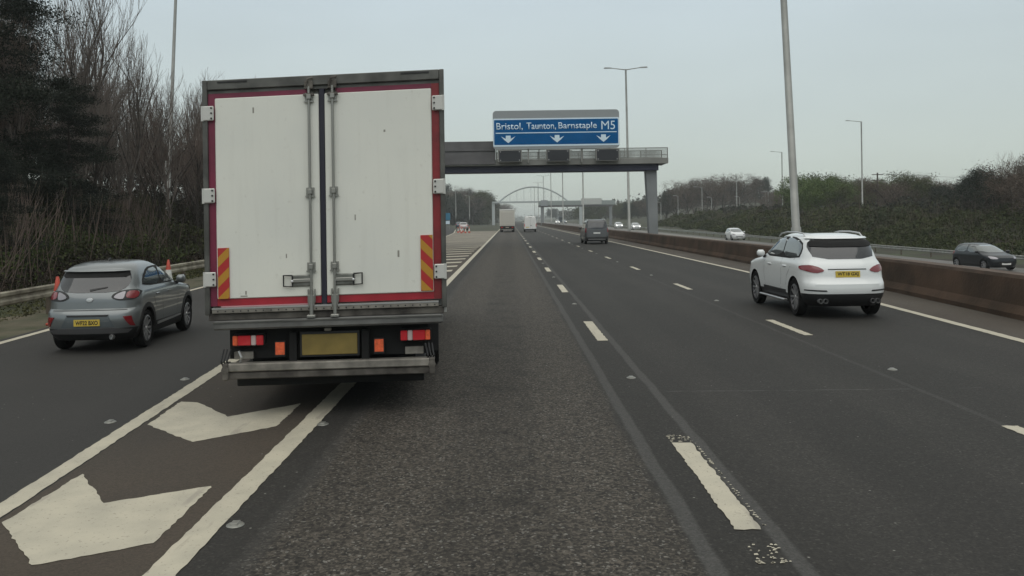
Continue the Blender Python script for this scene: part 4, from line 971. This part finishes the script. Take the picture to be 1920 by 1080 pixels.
# ------------------------------------------------------------------ vegetation
rg = np.random.default_rng(5)
def mesh_np(name, V, Q, mi=None):
    me = bpy.data.meshes.new(name); n, m = len(V), len(Q); k = Q.shape[1]
    me.vertices.add(n); me.vertices.foreach_set('co', V.astype(np.float32).ravel())
    me.loops.add(m*k); me.loops.foreach_set('vertex_index', Q.astype(np.int32).ravel())
    me.polygons.add(m); me.polygons.foreach_set('loop_start', np.arange(0, m*k, k, dtype=np.int32)); me.polygons.foreach_set('loop_total', np.full(m, k, dtype=np.int32))
    me.update(calc_edges=True); return me
def leaves(P, size, flat=.0, asp=.55):
    """one bent leaf-sized quad at each point"""
    n = len(P); a = rg.normal(size=(n, 3)); a /= np.linalg.norm(a, axis=1)[:, None]; b = rg.normal(size=(n, 3)); b[:, 2] += flat
    b -= a*(a*b).sum(1)[:, None]; b /= np.linalg.norm(b, axis=1)[:, None]
    s = (size*(.6+.8*rg.random(n)))[:, None] if np.isscalar(size) else (size*(.6+.8*rg.random(n)))[:, None]
    V = np.stack([P-a*s*.5, P+b*s*asp*.5, P+a*s*.5, P-b*s*asp*.5], 1).reshape(-1, 3)
    return V, np.arange(4*n).reshape(n, 4)
def segs(SG, sides=3):
    """SG: array n x 8 (p0, p1, r0, r1) -> tapered 3-sided sticks"""
    SG = np.array(SG); p0, p1, r0, r1 = SG[:, :3], SG[:, 3:6], SG[:, 6], SG[:, 7]
    t = p1-p0; t /= np.linalg.norm(t, axis=1)[:, None]+1e-9; h = np.where(np.abs(t[:, 2:3]) < .9, [[0, 0, 1.]], [[1., 0, 0]])
    a = np.cross(t, h); a /= np.linalg.norm(a, axis=1)[:, None]; b = np.cross(t, a); n = len(SG); V = []
    for p, r in ((p0, r0), (p1, r1)):
        for k in range(sides):
            q = 2*PI*k/sides; V.append(p+(a*math.cos(q)+b*math.sin(q))*r[:, None])
    V = np.stack(V, 1).reshape(-1, 3); base = (np.arange(n)*2*sides)[:, None]
    Q = np.concatenate([base+np.array([[k, (k+1) % sides, sides+(k+1) % sides, sides+k]]) for k in range(sides)], 0)
    return V, Q
def grow(rng, h, spread, up, levels, kids, r0, bare_from=.25, wander=.12):
    """recursive limbs; returns (trunk and limb segments, twig segments, tips)"""
    big, small, tips = [], [], []
    def branch(p, d, L, r, lev, steps):
        pts = [(p, r)]
        for i in range(steps):
            d = d+Vector((rng.gauss(0, wander), rng.gauss(0, wander), rng.gauss(0, wander)+up*(.10 if lev else .03))); d.normalize()
            q = p+d*(L/steps); r2 = r*(1-.75/steps) if lev else r*(1-.62/steps)
            (big if r > .022 else small).append((*p, *q, r, r2)); p, r = q, r2; pts.append((p, r))
        if lev >= levels: tips.append(p); return
        n = kids[lev]
        for i in range(n):
            t = (bare_from if lev == 0 else .15)+(1-(bare_from if lev == 0 else .15))*(i+rng.random())/n; j = min(steps-1, int(t*steps)); f = t*steps-j
            pp = pts[j][0].lerp(pts[j+1][0], f); rr = (pts[j][1]*(1-f)+pts[j+1][1]*f)*.55
            a = rng.uniform(0, 2*PI); e = d.orthogonal().normalized(); e = Matrix.Rotation(a, 3, d) @ e
            nd = (d*(1-spread)+e*spread*1.2+Vector((0, 0, up*.35))).normalized()
            branch(pp, nd, L*(.62 if lev == 0 else .55)*(1.15-.55*t)*rng.uniform(.8, 1.2), max(rr, .006), lev+1, max(2, steps-2))
    branch(Vector((0, 0, -.3)), Vector((0, 0, 1)), h, r0, 0, 7)
    return big, small, tips
M_bark = mat('bark_grey', (.11, .092, .08), .95, noise=(3, .4)); M_barkd = mat('bark_dark', (.026, .020, .016), .95, noise=(3, .4)); M_twig = mat('twig_brown', (.105, .078, .064), .95)
M_twigp = mat('twig_grey', (.15, .125, .11), .95)
def leafmat(name, a, b, sc=.6):
    if name in MAT: return MAT[name]
    g = NT(name); oi = g.t.nodes.new('ShaderNodeObjectInfo')
    f = g.math('ADD', g.rng(g.noise(sc, 4), .35, .65, 0, .8), g.math('MULTIPLY', oi.outputs['Random'], .3))
    g.t.links.new(g.mix(f, a, b), g.b.inputs['Base Color']); g.b.inputs['Roughness'].default_value = .8; g.b.inputs['Specular IOR Level'].default_value = .2
    return g.m
L_pine = leafmat('needles_dark', (.008, .012, .009), (.015, .020, .012)); L_green = leafmat('leaf_spring_green', (.045, .075, .017), (.088, .125, .030)); L_olive = leafmat('leaf_olive', (.034, .043, .014), (.062, .070, .022))
L_dark = leafmat('leaf_dark_evergreen', (.009, .013, .008), (.019, .025, .013)); L_rust = leafmat('bud_brown', (.060, .043, .032), (.085, .062, .046)); L_scrub = leafmat('scrub_leaf', (.014, .022, .006), (.044, .052, .014), .12)
L_under = leafmat('undergrowth_leaf', (.012, .009, .006), (.030, .036, .009), .18); L_bramble = leafmat('bramble_brown', (.030, .019, .013), (.018, .017, .009), .3)
PROTO = {}
def proto(key, name, h, trunk_m, crown_m, seed, spread=.5, up=.6, levels=3, kids=(16, 7, 5), r0=.14, leaf=None, bare=.25, buds=0, bud_m=None):
    rng = random.Random(seed); big, small, tips = grow(rng, h, spread, up, levels, kids, r0, bare)
    V, Q = segs(big, 4); tm = mesh_np(name+'_trunk', V, Q); tm.materials.append(trunk_m)
    if small: V, Q = segs([(*s[:6], max(s[6], .009), max(s[7], .005)) for s in small])
    else: V = np.zeros((0, 3)); Q = np.zeros((0, 4), int)
    mats = [crown_m]; nq = len(Q)
    if leaf:
        n, sz, rad = leaf; T = np.array([t[:] for t in tips]); P = T[rg.integers(0, len(T), n)]+rg.normal(size=(n, 3))*rad
        P[:, 2] = np.maximum(P[:, 2], .3); LV, LQ = leaves(P, sz); Q = np.concatenate([Q, LQ+len(V)]); V = np.concatenate([V, LV]); mats.append(bud_m)
    cm_ = mesh_np(name+'_crown', V, Q)
    for m_ in mats: cm_.materials.append(m_)
    if leaf: mi = np.zeros(len(Q), np.int32); mi[nq:] = 1; cm_.polygons.foreach_set('material_index', mi)
    PROTO[key] = (name, tm, cm_)
proto('bareA', 'bare_tree', 9.5, M_bark, M_twig, 1, spread=.34, up=1.1, kids=(20, 8, 5), r0=.12, bare=.18)
proto('bareB', 'bare_tree', 8.8, M_barkd, M_twig, 2, spread=.42, up=.9, kids=(22, 8, 5), r0=.13, bare=.15)
proto('bareC', 'bare_tree', 10.4, M_bark, M_twigp, 3, spread=.28, up=1.2, kids=(20, 8, 5), r0=.11, bare=.22)
proto('bareD', 'bare_tree', 8.0, M_barkd, M_twig, 4, spread=.62, up=.4, kids=(16, 8, 6), r0=.19, bare=.25)
proto('budE', 'budding_tree', 8.2, M_barkd, M_twig, 5, spread=.6, up=.5, kids=(15, 7, 5), r0=.18, bare=.18, leaf=(9000, .16, .35), bud_m=L_rust)
proto('grnF', 'green_tree', 6.6, M_barkd, M_twig, 6, spread=.62, up=.5, kids=(15, 6, 4), r0=.16, bare=.08, leaf=(11000, .22, .42), bud_m=L_green)
proto('olvG', 'leafing_tree', 6.2, M_barkd, M_twig, 8, spread=.65, up=.4, kids=(15, 6, 4), r0=.16, bare=.08, leaf=(10000, .22, .45), bud_m=L_olive)
proto('evgH', 'evergreen_tree', 6.8, M_barkd, M_twig, 9, spread=.55, up=.6, kids=(15, 6, 4), r0=.18, bare=.06, leaf=(13000, .22, .38), bud_m=L_dark)
proto('ivyI', 'ivy_clad_tree', 9.0, M_barkd, M_twig, 11, spread=.25, up=1.2, kids=(8, 4, 3), r0=.16, bare=.3, leaf=(5000, .22, .3), bud_m=L_dark)
# pine with layered boughs
def pine_proto():
    rng = random.Random(12); big = []; P = []
    h = 13.5
    for i in range(14): big.append((0, 0, i*h/14-.3, 0, 0, (i+1)*h/14-.3, .22*(1-i/15), .22*(1-(i+1)/15)))
    for i in range(62):
        z = 1.4+(h-1.4)*i/62; L = (3.4*(1-(z/h))**.6+.5)*rng.uniform(.65, 1.15); a = rng.uniform(0, 2*PI); dz = rng.uniform(-.12, .3)
        p = Vector((0, 0, z)); 
        for s in range(5):
            q = p+Vector((math.cos(a), math.sin(a), dz-.05*s))*(L/5); big.append((*p, *q, .045*(1-s/6), .045*(1-(s+1)/6))); p = q
            if s > 0:
                n = 230; c = np.array(p[:]); P.append(c+rg.normal(size=(n, 3))*np.array([.42, .42, .17])*(1.0))
    V, Q = segs(big, 5); tm = mesh_np('pine_trunk', V, Q); tm.materials.append(M_barkd)
    V, Q = leaves(np.concatenate(P), .13, asp=.3); cm_ = mesh_np('pine_crown', V, Q); cm_.materials.append(L_pine); PROTO['pine'] = ('pine_tree', tm, cm_)
pine_proto()
def tree(key, x, y, label, group=None, sc=1, rz=None, z=None, sxy=1, rs=random.Random(21)):
    name, tm, cm_ = PROTO[key]
    t = empty(name, (x, y, (terrain(x, y)-.1) if z is None else z), rs.uniform(0, 6.28) if rz is None else rz); t.scale = (sc*sxy, sc*sxy, sc)
    tag(t, label, 'tree', group)
    for n, m_ in (('trunk', tm), ('crown', cm_)):
        o = bpy.data.objects.new(n, m_); COL.objects.link(o); o.parent = t
    return t
# left wood: evergreens at the frame edge, then bare trees along the bank
tree('pine', -19.4, 29.5, 'dark pine at the left edge of the wood, taller than the frame', sc=1.0)
tree('pine', -22.5, 36.5, 'dark pine behind the leftmost pine', sc=.78)
tree('pine', -14.9, 23.0, 'low bushy dark pine at the far left edge just behind the crash barrier', sc=.30, sxy=1.3)
tree('pine', -17.3, 31.5, 'low dark pine in front of the taller pines at the left edge', sc=.50, sxy=1.15)
rt = random.Random(77)
GL = 'bare trees of the wood on the left bank'
LB = {'bareA': 'slender grey-barked bare tree', 'bareB': 'dark many-branched bare tree', 'bareC': 'tall narrow pale-twigged bare tree', 'bareD': 'broad spreading bare tree', 'budE': 'reddish-brown budding tree'}
def left_place(x, y):
    p = 955+x*1500/y; d = LR(y)-x
    z = 'behind the leftmost pine' if p < 45 else 'among the dark pines' if p < 85 else 'right beside the pines' if p < 115 else 'over the crossover rear' if p < 190 else 'over the crossover bonnet' if p < 262 else 'just left of the tall column' if p < 312 else 'between tall column and lorry' if p < 385 else 'behind the lorry'
    return z+(', front row' if d < 6.5 else ', second row' if d < 9.5 else ', middle row' if d < 13 else ', fourth row' if d < 17 else ', back row')
def left_tree(y, d, s, k=None):
    x = LR(y)-d; k = k or rt.choice(['bareA', 'bareB', 'bareC', 'bareA', 'bareC', 'bareB', 'budE', 'bareD'])
    tree(k, x, y, LB[k]+' '+left_place(x, y), GL, s*(.78 if d < 7 else 1))
for i in range(66):
    y = 26+i*1.25+rt.uniform(-1, 1); left_tree(y, 3.6+rt.random()**.8*19, rt.uniform(.66, .86)*(.92 if y > 48 else 1.0))
for i in range(30):
    y = 31+i*.85+rt.uniform(-.6, .6); left_tree(y, 6+rt.random()*15, rt.uniform(.72, .92)*(1 if y < 46 else .88), rt.choice(['bareA', 'bareC', 'bareC', 'bareB']))
tree('bareC', -20.2, 63, 'bare tree whose tip shows above the roof of the white lorry', sc=.84)
tree('bareA', -27.5, 43, 'tallest bare tree of the left wood, above the grey crossover', sc=.95)
GB = 'trees along the far slip road behind the lorry'
for i in range(34):
    y = 112+i*8+rt.uniform(-3, 3); x = LR(y)-4-rt.random()*22
    k = rt.choice(['budE', 'olvG', 'bareD', 'evgH', 'bareB'])
    tree(k, x, y, {'budE': 'brown budding tree beside the far slip road', 'olvG': 'olive-green tree beside the far slip road', 'bareD': 'spreading bare tree beside the far slip road', 'evgH': 'dark evergreen beside the far slip road', 'bareB': 'dark bare tree beside the far slip road'}[k], GB, rt.uniform(1.0, 1.45))
# dark rounded trees closing the view behind the footbridge
for x, y, s, k in ((-38, 430, 2.4, 'evgH'), (-46, 425, 2.1, 'bareD'), (-27, 440, 1.9, 'evgH'), (-20, 455, 1.7, 'budE'), (-33, 450, 2.2, 'budE'), (-12, 480, 1.4, 'bareD'), (-55, 420, 1.9, 'budE'), (-8, 520, 1.5, 'olvG'), (0, 600, 1.5, 'bareD'), (-5, 640, 1.7, 'budE'), (-50, 440, 2.3, 'evgH')):
    tree(k, x, y, {'evgH': 'large dark evergreen on the hill left of the footbridge', 'bareD': 'bare tree on the hill left of the footbridge', 'budE': 'brown tree on the hill left of the footbridge', 'olvG': 'olive tree at the end of the motorway'}[k], 'trees closing the view beyond the footbridge', s)
GC2 = 'dark wood closing the view left of the distant lorry'
for i in range(46):
    u = -128+i*2.9+rt.uniform(-2, 2); y = rt.uniform(340, 430) if u < -38 else rt.uniform(640, 800); x = u*y/1500
    topv = float(np.interp(u, [-130, -110, -85, -50, -20, 10], [48, 58, 62, 52, 30, 14])); k = rt.choice(['evgH', 'budE', 'bareD', 'evgH', 'olvG']); g = terrain(x, y)
    hh = max(v.co.z for v in PROTO[k][2].vertices) if ('h', k) not in PROTO else PROTO[('h', k)]; PROTO[('h', k)] = hh
    if x > -7: continue
    tree(k, x, y, {'evgH': 'dark evergreen', 'bareD': 'bare spreading tree', 'budE': 'brown budding tree', 'olvG': 'olive-green tree'}[k]+(' in the far wood, at the near lorry edge' if u < -95 else ' in the far wood, left of the footbridge' if u < -60 else ' in the far wood, above the distant lorry' if u < -15 else ' far away between distant lorry and van'), GC2, (topv*y/1500+2.06-g)*rt.uniform(.8, 1.02)/hh*1.06, sxy=1.25)
# right side, screen from the gantry leg to the right edge
GT = 'trees beyond the opposite carriageway'
LRt = {'bareA': 'slender bare tree', 'bareB': 'dark bare tree', 'bareC': 'tall bare tree', 'bareD': 'spreading bare tree', 'budE': 'brown budding tree', 'grnF': 'fresh green leafing tree', 'olvG': 'olive-green tree', 'evgH': 'dark evergreen', 'ivyI': 'ivy-clad narrow tree'}
def right_place(x, y):
    p = 955+x*1500/y
    for lim, t in ((1120, 'behind the second gantry'), (1175, 'left of the first tall column'), (1215, 'behind the oncoming white cars'), (1262, 'right beside the gantry leg'), (1310, 'near the small street lights'), (1345, 'in the domed clump, left part'), (1385, 'in the domed clump, right part'), (1430, 'right of the domed clump'), (1470, 'at the column left of the SUV'),
                   (1510, 'behind the big column over the white SUV'), (1560, 'above the left half of the white SUV roof'), (1612, 'above the right half of the white SUV roof'), (1665, 'around the utility pole'), (1715, 'right of the utility pole'), (1765, 'left of the black hatchback'), (1815, 'above the rear of the black hatchback'), (1860, 'above the bonnet of the black hatchback'), (1900, 'near the right picture edge')):
        if p < lim: return t
    return 'at the right picture edge'
HT = {k: float(np.percentile([v.co.z for v in p[2].vertices], 99.3)) for k, p in PROTO.items() if isinstance(k, str)}
def belt(u0, u1, n, y0, y1, keys, top, jit=.16):
    """a stand between two bearings from the carriageway; top = tree-top height above the road at that depth"""
    for i in range(n):
        y = rt.uniform(y0, y1); b = u0+(u1-u0)*(i+rt.random())/n; x = b*y/1500
        g = terrain(x, y); k = rt.choice(keys); H = HT[k]
        tt = top*y/1500+2.06-g; s = max(.35, tt*rt.uniform(1-jit*1.5, 1+jit*.4)/H); tree(k, x, y, LRt[k]+' '+right_place(x, y)+(', set back' if i % 2 else ''), GT, s, sxy=max(1, .8/s if s < .8 else 1)*1.1)
belt(285, 345, 6, 250, 300, ['evgH', 'bareD', 'budE'], 62)
belt(345, 480, 12, 290, 340, ['budE', 'budE', 'evgH', 'bareD'], 70)
belt(355, 420, 4, 260, 285, ['budE'], 78, .05)
belt(470, 560, 10, 230, 290, ['budE', 'bareA', 'olvG', 'budE'], 52)
belt(530, 600, 8, 150, 180, ['grnF', 'olvG', 'grnF'], 70)
belt(560, 690, 11, 135, 165, ['grnF', 'grnF', 'grnF', 'olvG'], 70)
belt(660, 800, 13, 125, 165, ['budE', 'bareD', 'olvG', 'bareB', 'budE'], 72)
belt(780, 900, 11, 110, 150, ['evgH', 'olvG', 'evgH', 'bareD', 'ivyI'], 52)
belt(880, 1010, 12, 85, 115, ['budE', 'bareD', 'evgH', 'bareB'], 84)
belt(940, 1080, 8, 72, 92, ['bareD', 'bareB', 'budE'], 118)
tree('ivyI', 61.5, 107, 'pair-forming ivy-clad pole-like tree rising above the belt at the right', GT, 5.2/HT['ivyI'], sxy=1.5); tree('ivyI', 63.3, 108.5, 'taller ivy-clad pole-like tree rising above the belt at the right', GT, 6.0/HT['ivyI'], sxy=1.5)
belt(130, 290, 20, 380, 450, ['evgH', 'budE', 'olvG', 'bareD'], 32)
belt(78, 140, 9, 760, 800, ['evgH', 'budE', 'olvG'], 20)
belt(215, 300, 6, 330, 380, ['evgH', 'evgH', 'budE'], 34)
for b, y, s in ((462, 300, .6), (487, 300, .64), (905, 112, .5)): tree('ivyI', b*y/1500, y, 'thin dark pointed tree standing out above the skyline', GT, s*14/HT['ivyI'], sxy=.4)

by = {}
for o in COL.objects:
    if o.get('category') == 'tree': by.setdefault(o['label'], []).append(o)
for lab, os_ in by.items():
    if len(os_) in (2, 3):
        os_.sort(key=lambda o: o.location.y)
        for o, w_ in zip(os_, ('nearer', 'farther') if len(os_) == 2 else ('nearest', 'middle', 'farthest')):
            if len(lab.split()) < 16: o['label'] = w_+' '+lab
# understorey and scrub (nobody could count it): leaf and stem clutter over the banks
def clutter(name, label, cat, n, pos, size, m, hgt, stems=0, stem_m=None):
    P = pos(n); base = np.array([terrain(a, b) for a, b in P]); bump = np.array([.5+.75*mn.noise((a*.2, b*.2, 1.7))+.4*mn.noise((a*.55, b*.55, 4)) for a, b in P])
    H = hgt(P[:, 0], P[:, 1])*np.clip(bump, .12, 1.3); z = base+H*np.sqrt(rg.random(n))
    V, Q = leaves(np.column_stack([P, z]), size(P[:, 1])); nl = len(Q); mats = [m]
    if stems:
        p = pos(stems); b2 = np.array([terrain(a, b) for a, b in p]); hh = hgt(p[:, 0], p[:, 1])*rg.uniform(.6, 1.5, stems); dx = rg.normal(size=(stems, 2))*.25*hh[:, None]
        SG = np.column_stack([p, b2-.1, p+dx, b2+hh, np.full(stems, .016), np.full(stems, .006)]); V2, Q2 = segs(SG); Q = np.concatenate([Q, Q2+len(V)]); V = np.concatenate([V, V2]); mats.append(stem_m)
    me = mesh_np(name, V, Q)
    for m_ in mats: me.materials.append(m_)
    mi = np.zeros(len(Q), np.int32); mi[nl:] = 1; me.polygons.foreach_set('material_index', mi)
    o = bpy.data.objects.new(name, me); COL.objects.link(o); return tag(o, label, cat, kind='stuff')
def left_pos(d0, d1, y0, y1, pw=1.0):
    def f(n):
        y = y0+(y1-y0)*rg.random(n)**1.5; d = d0+(d1-d0)*rg.random(n)**pw; x = np.array([LR(b) for b in y])-d; return np.column_stack([x, y])
    return f
def right_pos(x0, x1, y0, y1):
    def f(n):
        y = y0+(y1-y0)*rg.random(n)**1.4; x = x0+(x1-x0)*rg.random(n)+np.maximum(0, y-90)*.03; return np.column_stack([x, y])
    return f
ssz = lambda y: np.clip(.0042*y, .09, .5)
clutter('undergrowth', 'dark tangled undergrowth on the bank under the left wood', 'undergrowth', 150000, left_pos(2.6, 16, 15, 110), ssz, L_under, lambda x, y: 1.0+np.clip((np.array([LR(b) for b in y])-x)*.16, 0, 1.1), 2500, M_barkd)
clutter('green_shrubs', 'green leafy shrubs lit among the brambles under the left wood', 'shrubs', 26000, lambda n: (lambda q: np.column_stack([np.array([LR(b) for b in q[:, 1]])-q[:, 0], q[:, 1]]))(np.concatenate([np.column_stack([rg.normal(c, .9, n//4), rg.normal(e, 1.5, n//4)]) for c, e in ((5.0, 27), (4.2, 33), (6.5, 38), (3.6, 21))])), lambda y: np.clip(.0035*y, .07, .3), leafmat('shrub_green', (.022, .034, .008), (.050, .064, .014), .5), lambda x, y: x*0+1.9, 900, M_twig)
clutter('brambles', 'brown brambles in front of the left wood behind the crash barrier', 'brambles', 60000, left_pos(1.6, 8, 14, 80), lambda y: np.clip(.0035*y, .07, .3), L_bramble, lambda x, y: .35+np.clip((np.array([LR(b) for b in y])-x)*.22, 0, 1.5), 1800, M_barkd)
clutter('verge_grass', 'rough grass tufts at the foot of the crash barrier on the left', 'grass', 26000, left_pos(.35, 3.2, 9, 60), lambda y: np.clip(.004*y, .06, .2), leafmat('grass_blade', (.045, .055, .018), (.07, .066, .03)), lambda x, y: x*0+.24)
clutter('scrub', 'dark green and brown scrub on the bank beyond the opposite carriageway', 'scrub', 210000, right_pos(36.5, 58, 38, 230), lambda y: np.clip(.0034*y, .12, .55), L_scrub, lambda x, y: .5+np.clip((x-37)*.16, 0, 2.2), 6000, M_twig)
clutter('hedge_mass', 'dark hedge line at the foot of the trees on the right', 'hedge', 60000, right_pos(50, 66, 70, 240), lambda y: np.clip(.0050*y, .2, .9), L_dark, lambda x, y: x*0+3.2)
def far_pos(n):
    q = np.column_stack([rg.uniform(-280, 340, 3*n), rg.uniform(430, 760, 3*n)]); m_ = rg.random(3*n) < .2; q[m_, 1] += 1090; q = q[(q[:, 0] < -30) | (q[:, 0] > 46) | (q[:, 1] > 1510)]; return q[:n]
clutter('far_woods', 'far-off woods on the hills at the horizon', 'woods', 60000, far_pos, lambda y: y*0+2.2, leafmat('far_leaf', (.022, .026, .016), (.036, .034, .022), .03), lambda x, y: x*0+12)
clutter('slip_scrub', 'scrub along the far slip road behind the lorry', 'scrub', 50000, left_pos(2, 26, 100, 400), lambda y: y*.004, L_scrub, lambda x, y: x*0+3.4)

# ------------------------------------------------------------------ air
hz = B(-950, 950, -70, 3050, -3.2, 30).build('haze', bpy.data.materials.new('haze'), None); hz['kind'] = 'stuff'
hm = hz.data.materials[0]; hm.use_nodes = True; t = hm.node_tree; t.nodes.clear()
o_ = t.nodes.new('ShaderNodeOutputMaterial'); v_ = t.nodes.new('ShaderNodeVolumePrincipled'); v_.inputs['Color'].default_value = (.88, .93, .93, 1); v_.inputs['Density'].default_value = .00045; v_.inputs['Anisotropy'].default_value = .2
t.links.new(v_.outputs[0], o_.inputs['Volume']); hz['label'] = 'thin pale air over the motorway'
